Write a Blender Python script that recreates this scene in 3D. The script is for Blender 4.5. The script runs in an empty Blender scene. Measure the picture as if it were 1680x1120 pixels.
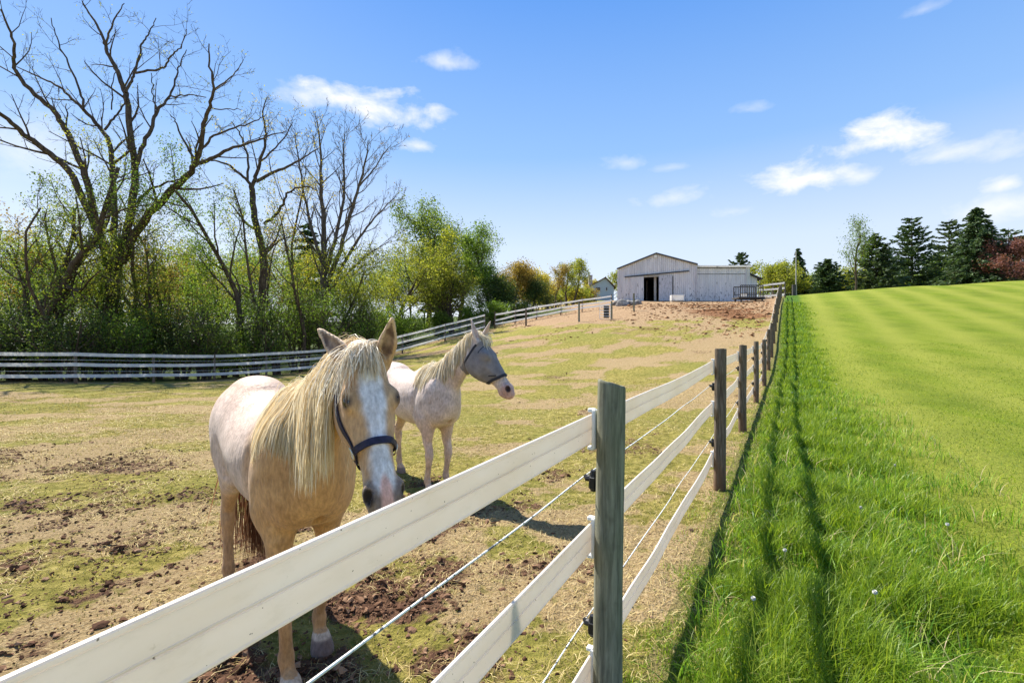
import bpy, math, random
import numpy as np
from mathutils import Vector

rad = math.radians
scene = bpy.context.scene
COL = scene.collection
FPX = 793.0                 # focal length in photo pixels (1680 wide)
EYE = 1.68                  # camera height above the ground at the fence

# ------------------------------------------------------------------ camera
cam_d = bpy.data.cameras.new("camera")
cam_d.sensor_width = 36.0
cam_d.lens = FPX / 1680.0 * 36.0
cam_d.clip_start = 0.05
cam_d.clip_end = 3000.0
cam = bpy.data.objects.new("camera", cam_d)
cam.location = (0, 0, EYE)
cam.rotation_euler = (rad(90), 0, 0)
COL.objects.link(cam)
scene.camera = cam
scene.render.resolution_x, scene.render.resolution_y = 1024, 682

# ------------------------------------------------------------------ light
SUN_EL, SUN_AZ = rad(52), rad(-45)        # azimuth clockwise from +Y
SUN_DIR = Vector((math.sin(SUN_AZ) * math.cos(SUN_EL), math.cos(SUN_AZ) * math.cos(SUN_EL), math.sin(SUN_EL)))
sl = bpy.data.lights.new("sun", 'SUN')
sl.energy = 5.0
sl.angle = rad(0.5)
sl.color = (1.0, 0.95, 0.86)
so = bpy.data.objects.new("sun", sl)
so.rotation_euler = SUN_DIR.to_track_quat('Z', 'Y').to_euler()
so.location = (-30, 30, 60)
COL.objects.link(so)

vs = scene.view_settings
vs.view_transform = 'Standard'
vs.look = 'None'
vs.gamma = 1.0
vs.use_curve_mapping = False
vs.exposure = 1.1
cyc = getattr(scene, "cycles", None)
if cyc:
    cyc.max_bounces = 6
    cyc.diffuse_bounces = 3
    cyc.transmission_bounces = 4
    cyc.transparent_max_bounces = 8
    cyc.use_denoising = True


# ------------------------------------------------------------------ node helpers
def new_mat(name):
    m = bpy.data.materials.new(name)
    m.use_nodes = True
    nt = m.node_tree
    nt.nodes.clear()
    return m, nt


def N(nt, kind, **kw):
    n = nt.nodes.new(kind)
    for k, v in kw.items():
        if k.startswith('i_'):
            key = k[2:].replace('_', ' ')
            n.inputs[key].default_value = v
        else:
            setattr(n, k, v)
    return n


def L(nt, a, b):
    nt.links.new(a, b)


def ramp(nt, fac, stops, interp='LINEAR'):
    r = nt.nodes.new('ShaderNodeValToRGB')
    cr = r.color_ramp
    cr.interpolation = interp
    while len(cr.elements) < len(stops):
        cr.elements.new(0.5)
    for e, (p, c) in zip(cr.elements, stops):
        e.position = p
        e.color = (c[0], c[1], c[2], 1) if len(c) == 3 else c
    L(nt, fac, r.inputs[0])
    return r.outputs[0]


def math_n(nt, op, a, b=None, c=None, clamp=False):
    n = nt.nodes.new('ShaderNodeMath')
    n.operation = op
    n.use_clamp = clamp
    for i, v in enumerate((a, b, c)):
        if v is None:
            continue
        if isinstance(v, (int, float)):
            n.inputs[i].default_value = v
        else:
            L(nt, v, n.inputs[i])
    return n.outputs[0]


def mix_c(nt, fac, a, b, blend='MIX'):
    n = nt.nodes.new('ShaderNodeMix')
    n.data_type = 'RGBA'
    n.blend_type = blend
    for sock, v in ((n.inputs[0], fac), (n.inputs[6], a), (n.inputs[7], b)):
        if isinstance(v, (int, float)):
            sock.default_value = v
        elif isinstance(v, (tuple, list)):
            sock.default_value = (v[0], v[1], v[2], 1)
        else:
            L(nt, v, sock)
    return n.outputs[2]


def noise(nt, vec, scale, detail=4, rough=0.55, dist=0.0):
    n = nt.nodes.new('ShaderNodeTexNoise')
    n.inputs['Scale'].default_value = scale
    n.inputs['Detail'].default_value = detail
    n.inputs['Roughness'].default_value = rough
    n.inputs['Distortion'].default_value = dist
    if vec is not None:
        L(nt, vec, n.inputs['Vector'])
    return n.outputs[0]


def mapping(nt, vec, scale=(1, 1, 1), rot=(0, 0, 0), loc=(0, 0, 0)):
    n = nt.nodes.new('ShaderNodeMapping')
    n.inputs['Scale'].default_value = scale
    n.inputs['Rotation'].default_value = rot
    n.inputs['Location'].default_value = loc
    L(nt, vec, n.inputs['Vector'])
    return n.outputs[0]


def principled(nt, color, rough=0.7, bump=None, bump_str=0.3, bump_dist=0.01, spec=0.3, metal=0.0, sheen=0.0):
    p = nt.nodes.new('ShaderNodeBsdfPrincipled')
    if isinstance(color, (tuple, list)):
        p.inputs['Base Color'].default_value = (color[0], color[1], color[2], 1)
    else:
        L(nt, color, p.inputs['Base Color'])
    if isinstance(rough, (int, float)):
        p.inputs['Roughness'].default_value = rough
    else:
        L(nt, rough, p.inputs['Roughness'])
    p.inputs['Specular IOR Level'].default_value = spec
    p.inputs['Metallic'].default_value = metal
    if sheen:
        p.inputs['Sheen Weight'].default_value = sheen
    if bump is not None:
        b = nt.nodes.new('ShaderNodeBump')
        b.inputs['Strength'].default_value = bump_str
        b.inputs['Distance'].default_value = bump_dist
        L(nt, bump, b.inputs['Height'])
        L(nt, b.outputs[0], p.inputs['Normal'])
    out = nt.nodes.new('ShaderNodeOutputMaterial')
    L(nt, p.outputs[0], out.inputs[0])
    return p


# ------------------------------------------------------------------ sky
def pix_dir(px, py):
    v = Vector(((px - 840) / FPX, 1.0, -(py - 560) / FPX)).normalized()
    return math.atan2(v.x, v.y), math.asin(v.z)


CLOUDS = [  # photo position of each cloud, half sizes in photo px, density
    (732, 103, 55, 20, 0.62), (560, 165, 75, 40, 1.2), (620, 182, 115, 46, 1.25), (500, 160, 60, 30, 0.7),
    (690, 240, 40, 16, 0.85),
    (1400, 244, 85, 34, 1.2), (1450, 232, 110, 44, 1.5), (1575, 248, 140, 26, 0.7), (1330, 292, 105, 36, 1.4), (1410, 290, 60, 24, 0.7),
    (1105, 325, 75, 20, 0.6), (1200, 347, 50, 14, 0.5), (1655, 248, 80, 30, 0.6), (1648, 302, 50, 22, 1.0),
    (1650, 340, 110, 30, 0.85), (1025, 268, 50, 16, 0.45), (1235, 178, 45, 14, 0.4), (1100, 275, 40, 10, 0.3),
    (60, 250, 160, 60, 0.5), (-150, 200, 200, 60, 0.9), (1900, 220, 200, 50, 1.0), (1520, 15, 60, 14, 0.3)]
world = bpy.data.worlds.new("World")
scene.world = world
world.use_nodes = True
wt = world.node_tree
wt.nodes.clear()
sky = N(wt, 'ShaderNodeTexSky', sky_type='NISHITA', sun_disc=False)
sky.sun_elevation = SUN_EL
sky.sun_rotation = SUN_AZ % (2 * math.pi)
sky.altitude = 100
sky.air_density = 1.0
sky.dust_density = 0.6
sky.ozone_density = 2.2
tc = N(wt, 'ShaderNodeTexCoord')
sep = N(wt, 'ShaderNodeSeparateXYZ')
L(wt, tc.outputs['Generated'], sep.inputs[0])
az = math_n(wt, 'ARCTAN2', sep.outputs[0], sep.outputs[1])
el = math_n(wt, 'ARCSINE', sep.outputs[2])
cv = N(wt, 'ShaderNodeCombineXYZ')
L(wt, az, cv.inputs[0])
L(wt, math_n(wt, 'MULTIPLY', el, 1.7), cv.inputs[1])
n_big = noise(wt, cv.outputs[0], 11.0, 7, 0.6, 0.4)
n_fine = noise(wt, cv.outputs[0], 30.0, 5, 0.6, 0.2)
nz = math_n(wt, 'ADD', math_n(wt, 'MULTIPLY', n_big, 0.75), math_n(wt, 'MULTIPLY', n_fine, 0.25))
acc = None
for (cx, cy, hw, hh, dens) in CLOUDS:
    a0, e0 = pix_dir(cx, cy)
    a1, _ = pix_dir(cx + hw, cy)
    _, e1 = pix_dir(cx, cy - hh)
    da = math_n(wt, 'MULTIPLY', math_n(wt, 'SUBTRACT', az, a0), 1.0 / max(1e-3, abs(a1 - a0)))
    de = math_n(wt, 'MULTIPLY', math_n(wt, 'SUBTRACT', el, e0), 1.0 / max(1e-3, abs(e1 - e0)))
    # flatter base than top
    de2 = math_n(wt, 'MAXIMUM', de, math_n(wt, 'MULTIPLY', de, -1.5))
    d2 = math_n(wt, 'ADD', math_n(wt, 'MULTIPLY', da, da), math_n(wt, 'MULTIPLY', de2, de2))
    m = math_n(wt, 'SUBTRACT', 1.0, math_n(wt, 'SQRT', d2))
    m = math_n(wt, 'ADD', m, math_n(wt, 'MULTIPLY', math_n(wt, 'SUBTRACT', nz, 0.515), 3.7))
    m = math_n(wt, 'MULTIPLY', math_n(wt, 'MULTIPLY', m, 0.8, clamp=True), dens)
    # stay inside the ellipse neighbourhood
    fall = math_n(wt, 'SUBTRACT', 1.9, math_n(wt, 'SQRT', d2), clamp=True)
    m = math_n(wt, 'MULTIPLY', m, fall)
    acc = m if acc is None else math_n(wt, 'MAXIMUM', acc, m)
cl = math_n(wt, 'MINIMUM', acc, 1.0)
SKY_STR = 0.102
# painted elevation ramp, pale at the horizon, covering most of the sky texture; then cumulus
el01 = math_n(wt, 'MULTIPLY', math_n(wt, 'MAXIMUM', el, 0.0), 1 / 1.5708)
even = ramp(wt, el01, [(0.0, (0.80, 0.82, 0.89)), (0.12, (0.63, 0.735, 0.91)), (0.23, (0.27, 0.49, 0.88)), (0.40, (0.09, 0.30, 0.80)), (1.0, (0.06, 0.20, 0.50))])
ev = N(wt, 'ShaderNodeVectorMath', operation='SCALE')
L(wt, even, ev.inputs[0])
ev.inputs['Scale'].default_value = 5.3
hz = mix_c(wt, 0.86, sky.outputs[0], ev.outputs[0])
cc = mix_c(wt, cl, hz, (4.9, 4.95, 5.0))
bg = N(wt, 'ShaderNodeBackground')
bg.inputs[1].default_value = SKY_STR
L(wt, cc, bg.inputs[0])
wo = N(wt, 'ShaderNodeOutputWorld')
L(wt, bg.outputs[0], wo.inputs[0])

# ------------------------------------------------------------------ numpy helpers
RNG = np.random.default_rng(7)


def hash2(ix, iy, seed=0):
    h = (ix.astype(np.int64) * 374761393 + iy.astype(np.int64) * 668265263 + seed * 982451653) & 0xffffffff
    h = ((h ^ (h >> 13)) * 1274126177) & 0xffffffff
    h = (h ^ (h >> 16)) & 0xffffff
    return h / float(0xffffff)


def vnoise(x, y, seed=0):
    ix, iy = np.floor(x), np.floor(y)
    fx, fy = x - ix, y - iy
    fx, fy = fx * fx * (3 - 2 * fx), fy * fy * (3 - 2 * fy)
    a, b = hash2(ix, iy, seed), hash2(ix + 1, iy, seed)
    c, d = hash2(ix, iy + 1, seed), hash2(ix + 1, iy + 1, seed)
    return (a * (1 - fx) + b * fx) * (1 - fy) + (c * (1 - fx) + d * fx) * fy


def fbm(x, y, octv=4, seed=0):
    s, amp, tot = 0, 1.0, 0
    for o in range(octv):
        s = s + amp * vnoise(x * 2 ** o, y * 2 ** o, seed + o * 17)
        tot += amp
        amp *= 0.5
    return s / tot


def sstep(a, b, x):
    t = np.clip((x - a) / (b - a), 0, 1)
    return t * t * (3 - 2 * t)


def mesh_np(name, V, faces, mat=None, parent=None, smooth=False, mat_idx=None, attrs=None, cols=None, loc=None):
    """V (n,3); faces: list of int arrays (m,3) or (m,4)."""
    V = np.asarray(V, dtype=np.float32)
    me = bpy.data.meshes.new(name)
    me.vertices.add(len(V))
    me.vertices.foreach_set('co', V.ravel())
    faces = [np.asarray(f, dtype=np.int32) for f in faces if len(f)]
    tot = np.concatenate([np.full(len(f), f.shape[1], dtype=np.int32) for f in faces])
    loops = np.concatenate([f.ravel() for f in faces])
    me.loops.add(len(loops))
    me.loops.foreach_set('vertex_index', loops)
    me.polygons.add(len(tot))
    st = np.zeros(len(tot), dtype=np.int32)
    st[1:] = np.cumsum(tot)[:-1]
    me.polygons.foreach_set('loop_start', st)
    me.polygons.foreach_set('loop_total', tot)
    me.polygons.foreach_set('use_smooth', np.full(len(tot), bool(smooth)))
    if attrs:
        for k, v in attrs.items():
            a = me.attributes.new(k, 'FLOAT', 'POINT')
            a.data.foreach_set('value', np.asarray(v, dtype=np.float32))
    if cols:
        for k, v in cols.items():
            a = me.attributes.new(k, 'FLOAT_COLOR', 'POINT')
            c4 = np.ones((len(V), 4), dtype=np.float32)
            c4[:, :3] = v
            a.data.foreach_set('color', c4.ravel())
    mats = mat if isinstance(mat, (list, tuple)) else ([mat] if mat else [])
    for m in mats:
        me.materials.append(m)
    if mat_idx is not None:
        me.polygons.foreach_set('material_index', np.asarray(mat_idx, dtype=np.int32))
    me.update(calc_edges=True)
    me.validate()
    o = bpy.data.objects.new(name, me)
    COL.objects.link(o)
    if parent is not None:
        o.parent = parent
    if loc is not None:
        o.location = loc
    return o


def tag(o, label=None, cat=None, group=None, kind=None):
    if label:
        o['label'] = label
    if cat:
        o['category'] = cat
    if group:
        o['group'] = group
    if kind:
        o['kind'] = kind
    return o


def thing(name, label, cat, loc=(0, 0, 0), rz=0.0, group=None):
    o = bpy.data.objects.new(name, None)
    o.empty_display_size = 0.3
    o.location = loc
    o.rotation_euler = (0, 0, rz)
    COL.objects.link(o)
    return tag(o, label, cat, group)


class MB:
    """collects quads / tris, builds ONE mesh object"""

    def __init__(s):
        s.V, s.F3, s.F4, s.n = [], [], [], 0

    def add(s, V, F):
        V = np.asarray(V, dtype=float)
        for f in F if isinstance(F, list) else [F]:
            f = np.asarray(f)
            if not len(f):
                continue
            (s.F4 if f.shape[1] == 4 else s.F3).append(f + s.n)
        s.V.append(V)
        s.n += len(V)

    def box(s, c, size, rz=0.0, bev=0.0, tilt=None):
        x, y, z = np.array(size) / 2.0
        V = np.array([[i, j, k] for i in (-x, x) for j in (-y, y) for k in (-z, z)])
        if bev > 0:        # chamfered box
            b = min(bev, x * .9, y * .9, z * .9)
            P = []
            for sx in (-1, 1):
                for sy in (-1, 1):
                    for sz in (-1, 1):
                        P += [(sx * x, sy * (y - b), sz * (z - b)), (sx * (x - b), sy * y, sz * (z - b)), (sx * (x - b), sy * (y - b), sz * z)]
            bm_v = np.array(P)
            import bmesh
            bm = bmesh.new()
            vs_ = [bm.verts.new(p) for p in bm_v]
            r = bmesh.ops.convex_hull(bm, input=vs_)
            bm.verts.index_update()
            V = np.array([v.co[:] for v in bm.verts])
            F = np.array([[v.index for v in f.verts] for f in bm.faces if len(f.verts) == 3])
            F4 = np.array([[v.index for v in f.verts] for f in bm.faces if len(f.verts) == 4])
            bm.free()
            fl = [F] + ([F4] if len(F4) else [])
        else:
            fl = [np.array([[0, 1, 3, 2], [4, 6, 7, 5], [0, 4, 5, 1], [2, 3, 7, 6], [0, 2, 6, 4], [1, 5, 7, 3]])]
        if tilt is not None:
            ca, sa = math.cos(tilt), math.sin(tilt)
            V = np.stack([V[:, 0] * ca + V[:, 2] * sa, V[:, 1], -V[:, 0] * sa + V[:, 2] * ca], 1)
        ca, sa = math.cos(rz), math.sin(rz)
        V = np.stack([V[:, 0] * ca - V[:, 1] * sa, V[:, 0] * sa + V[:, 1] * ca, V[:, 2]], 1) + np.array(c)
        s.add(V, fl)

    def tube(s, P, R, n=8, cap=True):
        V, F = tube_np(P, R, n, cap)
        s.add(V, F)

    def poly(s, V, F):
        s.add(V, [np.array(F)])

    def build(s, name, mat, parent=None, smooth=False, loc=None, attrs=None):
        V = np.concatenate(s.V)
        fs = []
        if s.F3:
            fs.append(np.concatenate(s.F3))
        if s.F4:
            fs.append(np.concatenate(s.F4))
        return mesh_np(name, V, fs, mat, parent, smooth, loc=loc, attrs=attrs)


def tube_np(P, R, n=8, cap=True):
    P = np.asarray(P, float)
    R = np.broadcast_to(np.asarray(R, float), (len(P),))
    T = np.gradient(P, axis=0)
    T /= np.linalg.norm(T, axis=1, keepdims=True) + 1e-9
    ref = np.array([0, 0, 1.0]) if abs(T[0, 2]) < 0.9 else np.array([1.0, 0, 0])
    U = np.cross(T, ref)
    bad = np.linalg.norm(U, axis=1) < 1e-3
    U[bad] = np.array([1.0, 0, 0])
    U /= np.linalg.norm(U, axis=1, keepdims=True)
    for i in range(1, len(U)):        # carry the frame along
        u = U[i - 1] - T[i] * np.dot(U[i - 1], T[i])
        U[i] = u / (np.linalg.norm(u) + 1e-9)
    W = np.cross(T, U)
    a = np.arange(n) * 2 * np.pi / n
    V = (P[:, None, :] + (U[:, None, :] * np.cos(a)[None, :, None] + W[:, None, :] * np.sin(a)[None, :, None]) * R[:, None, None]).reshape(-1, 3)
    k = len(P)
    i, j = np.meshgrid(np.arange(k - 1), np.arange(n), indexing='ij')
    j2 = (j + 1) % n
    F = np.stack([i * n + j, i * n + j2, (i + 1) * n + j2, (i + 1) * n + j], -1).reshape(-1, 4)
    Fs = [F]
    if cap:
        V = np.concatenate([V, P[:1], P[-1:]])
        c0, c1 = k * n, k * n + 1
        jj = np.arange(n)
        j3 = (jj + 1) % n
        Fs.append(np.concatenate([np.stack([np.full(n, c0), j3, jj], 1), np.stack([np.full(n, c1), (k - 1) * n + jj, (k - 1) * n + j3], 1)]))
    return V, Fs


def at(px, py, D):
    return np.array([(px - 840) / FPX * D, D, EYE - (py - 560) / FPX * D])


# ------------------------------------------------------------------ terrain
FD = np.array([0.572, 1.0])
FD /= np.linalg.norm(FD)               # along the near fence
FR = np.array([FD[1], -FD[0]])         # to its lawn side
FP0 = np.array([0.392, 1.97])          # first post


def fence_xy(D, off=0.0):
    p = FP0 + FD * (D - FP0[1]) / FD[1]
    return p + FR * off


CTRL = []


def cp(px, py, D):
    CTRL.append(at(px, py, D))


def cz(x, y, z):
    CTRL.append(np.array([x, y, z]))


for D, zz in ((2, -1.67), (5.15, -1.58), (8.26, -1.56), (11.4, -1.47), (14.7, -1.36), (17.9, -1.06), (21, -0.70), (24.2, -0.11),
              (27.4, .57), (30.6, 1.21), (33.8, 1.92), (40, 3.05), (50, 4.45)):
    p = fence_xy(D)
    cz(p[0], p[1], zz + EYE)
# paddock
for x, y in ((-1, 0), (-5, 0), (-10, -4), (0, -8), (5, -5), (3, 1), (-1.2, 2.6), (-8, 8), (-3, 5), (-1, 5.4)):
    cz(x, y, 0.0)
cz(-16, 14, -0.05); cz(0, 12, 0.02); cz(-4, 20, 0.1); cz(6, 21, 0.6)
cp(0, 630, 20.5); cp(120, 629, 21.3); cp(352, 624, 26); cp(437, 618, 27.5); cp(530, 608, 31); cp(660, 580, 36); cp(793, 543, 41)
cp(863, 535, 39.6); cp(950, 528, 36); cp(1003, 524, 38); cp(1040, 510, 40); cp(1003, 506, 47); cp(900, 521, 44)
cp(1014, 494, 55); cp(1077, 494, 54.5); cp(1143, 493, 54.5); cp(1232, 492, 54.5); cp(1216, 496, 49)
cz(-40, 25, -0.4); cz(-30, 40, -0.3); cz(-18, 52, 1.2); cz(-6, 56, 3.4); cz(-60, 60, 0.3); cz(12, 75, 7.0); cz(20, 75, 7.4)
# lawn
for x, y, z in ((9, 6, 0.05), (14, 10, 0.35), (25, 22, 2.1), (40, 40, 6.0), (20, 15, 0.9), (10, -4, 0), (40, 10, 1.0)):
    cz(x, y, z)
cp(1320, 483, 52); cp(1450, 474, 56); cp(1560, 468, 58); cp(1680, 462, 60); cz(80, 58, 9.3)
cz(45, 85, 8.4); cz(80, 90, 9.9); cz(110, 70, 10.0); cz(30, 90, 8.0)
cz(20, 140, 13.2); cz(0, 140, 10); cz(-80, 130, 6); cz(80, 160, 12)
for a in range(0, 360, 30):
    r = 500
    cz(r * math.sin(rad(a)), r * math.cos(rad(a)), 14 if abs(a - 20) < 50 or a > 330 else (-1 if 120 < a < 250 else 6))
CTRL = np.array(CTRL)
_n = len(CTRL)


def _tps(r2):
    return 0.5 * r2 * np.log(r2 + 1e-9)


_S = 10.0
_c2 = CTRL[:, :2] / _S
_K = _tps(((_c2[:, None] - _c2[None]) ** 2).sum(-1)) + np.eye(_n) * 0.003
_Pm = np.concatenate([np.ones((_n, 1)), _c2], 1)
_A = np.block([[_K, _Pm], [_Pm.T, np.zeros((3, 3))]])
_w = np.linalg.solve(_A, np.concatenate([CTRL[:, 2], np.zeros(3)]))


def gz_base(x, y):
    q = np.stack([np.ravel(x), np.ravel(y)], 1) / _S
    out = np.empty(len(q))
    for i in range(0, len(q), 40000):
        b = q[i:i + 40000]
        K = _tps(((b[:, None] - _c2[None]) ** 2).sum(-1))
        out[i:i + 40000] = K @ _w[:_n] + _w[_n] + b @ _w[_n + 1:]
    return out.reshape(np.shape(x))


def uv_of(x, y):
    dx, dy = x - FP0[0], y - FP0[1]
    return dx * FR[0] + dy * FR[1], dx * FD[0] + dy * FD[1]


def churn(x, y):
    """0..1 how broken up the paddock soil is"""
    u, v = uv_of(x, y)
    f = fbm(x * 0.55 + 3, y * 0.55 + 9, 4, 3)
    c = 0
    for bx_, by_, br_, bs_ in ((-1.0, 2.55, .42, 1.0), (-.85, 3.1, .45, 1.1), (-.75, 3.6, .42, 1.1), (-.62, 4.2, .36, .85), (-.45, 4.9, .35, .6), (-1.45, 2.4, .45, .9), (-.35, 2.55, .35, .7),
                               (-2.3, 2.45, .55, .9), (-2.75, 3.7, .8, .62), (-1.9, 3.4, .6, .6), (.15, 4.6, .45, .6), (.55, 5.9, .4, .45), (-.9, 5.6, .5, .55), (-3.8, 3.4, .7, .5), (-3.3, 2.9, .7, .85), (-2.0, 4.4, .5, .6), (-4.6, 4.8, .9, .55), (-1.75, 2.0, .5, .8), (-3.0, 5.6, .8, .5), (-5.5, 6.2, 1.2, .5), (.3, 3.4, .5, .5)):
        c = np.maximum(c, bs_ * np.exp(-(((x - bx_) / br_) ** 2 + ((y - by_) / (br_ * 1.15)) ** 2)))
    c = c * (0.45 + 1.1 * sstep(.36, .62, fbm(x * 2.2, y * 2.2, 3, 8)))
    return np.clip(c + .55 * sstep(.64, .76, f), 0, 1) * sstep(0.0, -0.3, u)


def micro(x, y):
    u, v = uv_of(x, y)
    dist = np.hypot(x, y)
    fade = sstep(45, 8, dist)
    pad = sstep(0.3, -0.1, u)
    a = (fbm(x * 3.1, y * 3.1, 4, 11) - .5) * 0.05
    b = (fbm(x * 11, y * 11, 3, 23) - .5) * (0.02 + 0.07 * churn(x, y))
    lw = (fbm(x * 2.0, y * 2.0, 3, 31) - .5) * (0.05 + .11 * sstep(2.2, 1.2, u) * sstep(.0, .5, u))
    return fade * (pad * (a + b) + (1 - pad) * lw) + sstep(20, 60, dist) * (fbm(x * .12, y * .12, 3, 5) - .5) * 0.35 * sstep(200, 60, dist)


def gz(x, y):
    x = np.asarray(x, float)
    y = np.asarray(y, float)
    return gz_base(x, y) + micro(x, y)


def gz1(x, y):
    return float(gz(np.array([x]), np.array([y]))[0])


def axis_pts(far, s0, g):
    p, d = [0.0], 0.0
    while d < far:
        d += max(s0, g * d)
        p.append(d)
    return np.array(p)


def ground_sheet(name, side, mat):
    uu = axis_pts(900, 0.045, 0.026)
    if side < 0:
        uu = -uu[::-1]
    vf, vb = axis_pts(1100, 0.045, 0.024), axis_pts(300, 0.09, 0.06)
    vv = np.concatenate([-vb[::-1][:-1], vf])
    Ug, Vg = np.meshgrid(uu, vv, indexing='ij')
    X = FP0[0] + FR[0] * Ug + FD[0] * Vg
    Y = FP0[1] + FR[1] * Ug + FD[1] * Vg
    Z = gz(X, Y)
    nu, nv = Ug.shape
    i, j = np.meshgrid(np.arange(nu - 1), np.arange(nv - 1), indexing='ij')
    F = np.stack([i * nv + j, (i + 1) * nv + j, (i + 1) * nv + j + 1, i * nv + j + 1], -1).reshape(-1, 4)
    x, y = X.ravel(), Y.ravel()
    ch = churn(x, y)
    px = 840 + FPX * x / np.maximum(y, .5)
    # bare earth: the yard in front of the barn, worn paths across the paddock
    yard = sstep(27, 41, y) * sstep(-4, 4, x - .28 * (44 - y)) * sstep(70, 60, y)
    edge_n = fbm(x * .25, y * .25, 4, 41)
    yard = np.clip(sstep(.32, .68, yard * .75 + (edge_n - .5) * .95 + .12 * (yard > .5)), 0, 1) * (yard > .03)
    path = sstep(.50, .64, fbm(x * .16 + 5, y * .4 + 2, 4, 51)) * .78
    blotch = sstep(.46, .62, fbm(x * .9, y * .9 + 4, 4, 61)) * .72
    dirt = np.clip(np.maximum(np.maximum(yard, path), blotch), 0, 1)
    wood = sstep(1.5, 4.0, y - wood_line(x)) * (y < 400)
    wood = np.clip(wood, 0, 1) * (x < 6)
    muck = np.exp(-(((x - 16.8) / 3.4) ** 2 + ((y - 37) / 6.5) ** 2)) * sstep(.36, .58, fbm(x * .5, y * .35, 4, 71)) * 1.3
    return mesh_np(name, np.stack([x, y, Z.ravel()], 1), [F], mat, smooth=True,
                   attrs={'dirt': dirt, 'churn': ch, 'wood': wood, 'muck': np.clip(muck, 0, 1), 'u': uv_of(x, y)[0]})


LEFT_FENCE = [(-560, 21.0), (-260, 20.5), (-60, 20.6), (124, 21.3), (252, 23.4), (352, 26.0), (437, 27.6), (530, 31.0), (597, 33.5), (660, 36.0), (730, 38.8), (795, 41.0)]
LEFT_XY = np.array([[(p - 840) / FPX * d, d] for p, d in LEFT_FENCE])
BACK_FENCE = [(795, 41.0), (812, 42.0), (845, 43.0), (880, 44.0), (920, 45.2), (955, 46.2), (1003, 47.5)]
BACK_XY = np.array([[(p - 840) / FPX * d, d] for p, d in BACK_FENCE])
_all = np.concatenate([LEFT_XY, BACK_XY[1:]])


def wood_line(x):
    return np.interp(x, _all[:, 0], _all[:, 1])


# ---- ground materials
m_pad, nt = new_mat("paddock soil and grass")
geo = N(nt, 'ShaderNodeNewGeometry')
P = geo.outputs['Position']
at_d = N(nt, 'ShaderNodeAttribute', attribute_name='dirt').outputs['Fac']
at_c = N(nt, 'ShaderNodeAttribute', attribute_name='churn').outputs['Fac']
at_w = N(nt, 'ShaderNodeAttribute', attribute_name='wood').outputs['Fac']
at_m = N(nt, 'ShaderNodeAttribute', attribute_name='muck').outputs['Fac']
n1 = noise(nt, P, 1.3, 6, 0.62)
n2 = noise(nt, P, 9.0, 6, 0.65)
n3 = noise(nt, P, 45.0, 4, 0.7)
n4 = noise(nt, P, 0.35, 4, 0.5)
grassc = ramp(nt, n2, [(0.28, (0.08, 0.075, 0.016)), (0.44, (0.215, 0.185, 0.04)), (0.60, (0.385, 0.315, 0.09)), (0.8, (0.56, 0.46, 0.19))])
grassc = mix_c(nt, math_n(nt, 'MULTIPLY', ramp(nt, n4, [(0.4, (0, 0, 0)), (0.62, (1, 1, 1))]), 0.55), grassc, mix_c(nt, n2, (0.10, 0.12, 0.015), (0.29, 0.28, 0.065)))
dirtc = ramp(nt, n3, [(0.25, (0.17, 0.11, 0.05)), (0.5, (0.37, 0.265, 0.13)), (0.75, (0.52, 0.40, 0.235))])
yardc = ramp(nt, n2, [(0.3, (0.19, 0.10, 0.055)), (0.5, (0.355, 0.235, 0.13)), (0.72, (0.48, 0.345, 0.21))])
sepP = N(nt, 'ShaderNodeSeparateXYZ'); L(nt, P, sepP.inputs[0])
farf = math_n(nt, 'MULTIPLY', math_n(nt, 'SUBTRACT', sepP.outputs[1], 22.0), 0.06, clamp=True)
dirtc = mix_c(nt, farf, dirtc, yardc)
df = math_n(nt, 'ADD', at_d, math_n(nt, 'MULTIPLY', math_n(nt, 'SUBTRACT', n2, 0.5), 1.4))
df = math_n(nt, 'ADD', df, math_n(nt, 'MULTIPLY', math_n(nt, 'SUBTRACT', n1, 0.5), 0.9))
df = ramp(nt, df, [(0.36, (0, 0, 0)), (0.62, (1, 1, 1))])
c = mix_c(nt, df, grassc, dirtc)
clodc = ramp(nt, n3, [(0.3, (0.06, 0.032, 0.02)), (0.55, (0.155, 0.085, 0.05)), (0.8, (0.27, 0.165, 0.10))])
cf = math_n(nt, 'ADD', at_c, math_n(nt, 'MULTIPLY', math_n(nt, 'SUBTRACT', n2, 0.5), 1.6))
cf = ramp(nt, cf, [(0.45, (0, 0, 0)), (0.75, (1, 1, 1))])
c = mix_c(nt, cf, c, clodc)
mf = math_n(nt, 'ADD', at_m, math_n(nt, 'MULTIPLY', math_n(nt, 'SUBTRACT', n2, 0.5), 1.2))
c = mix_c(nt, ramp(nt, mf, [(0.4, (0, 0, 0)), (0.8, (1, 1, 1))]), c, ramp(nt, n3, [(0.35, (0.15, 0.068, 0.03)), (0.7, (0.34, 0.175, 0.085))]))
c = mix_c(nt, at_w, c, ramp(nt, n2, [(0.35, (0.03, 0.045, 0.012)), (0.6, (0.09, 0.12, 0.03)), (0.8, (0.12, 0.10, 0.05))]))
spk = noise(nt, P, 22.0, 3, 0.7)
c = mix_c(nt, ramp(nt, spk, [(0.30, (.75, .75, .75)), (0.42, (0, 0, 0))]), c, mix_c(nt, 1.0, c, (0.42, 0.38, 0.34), 'MULTIPLY'))
hgt = math_n(nt, 'ADD', math_n(nt, 'MULTIPLY', n3, 0.5), n2)
principled(nt, c, 0.95, hgt, 1.0, 0.09, spec=0.08)

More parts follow.
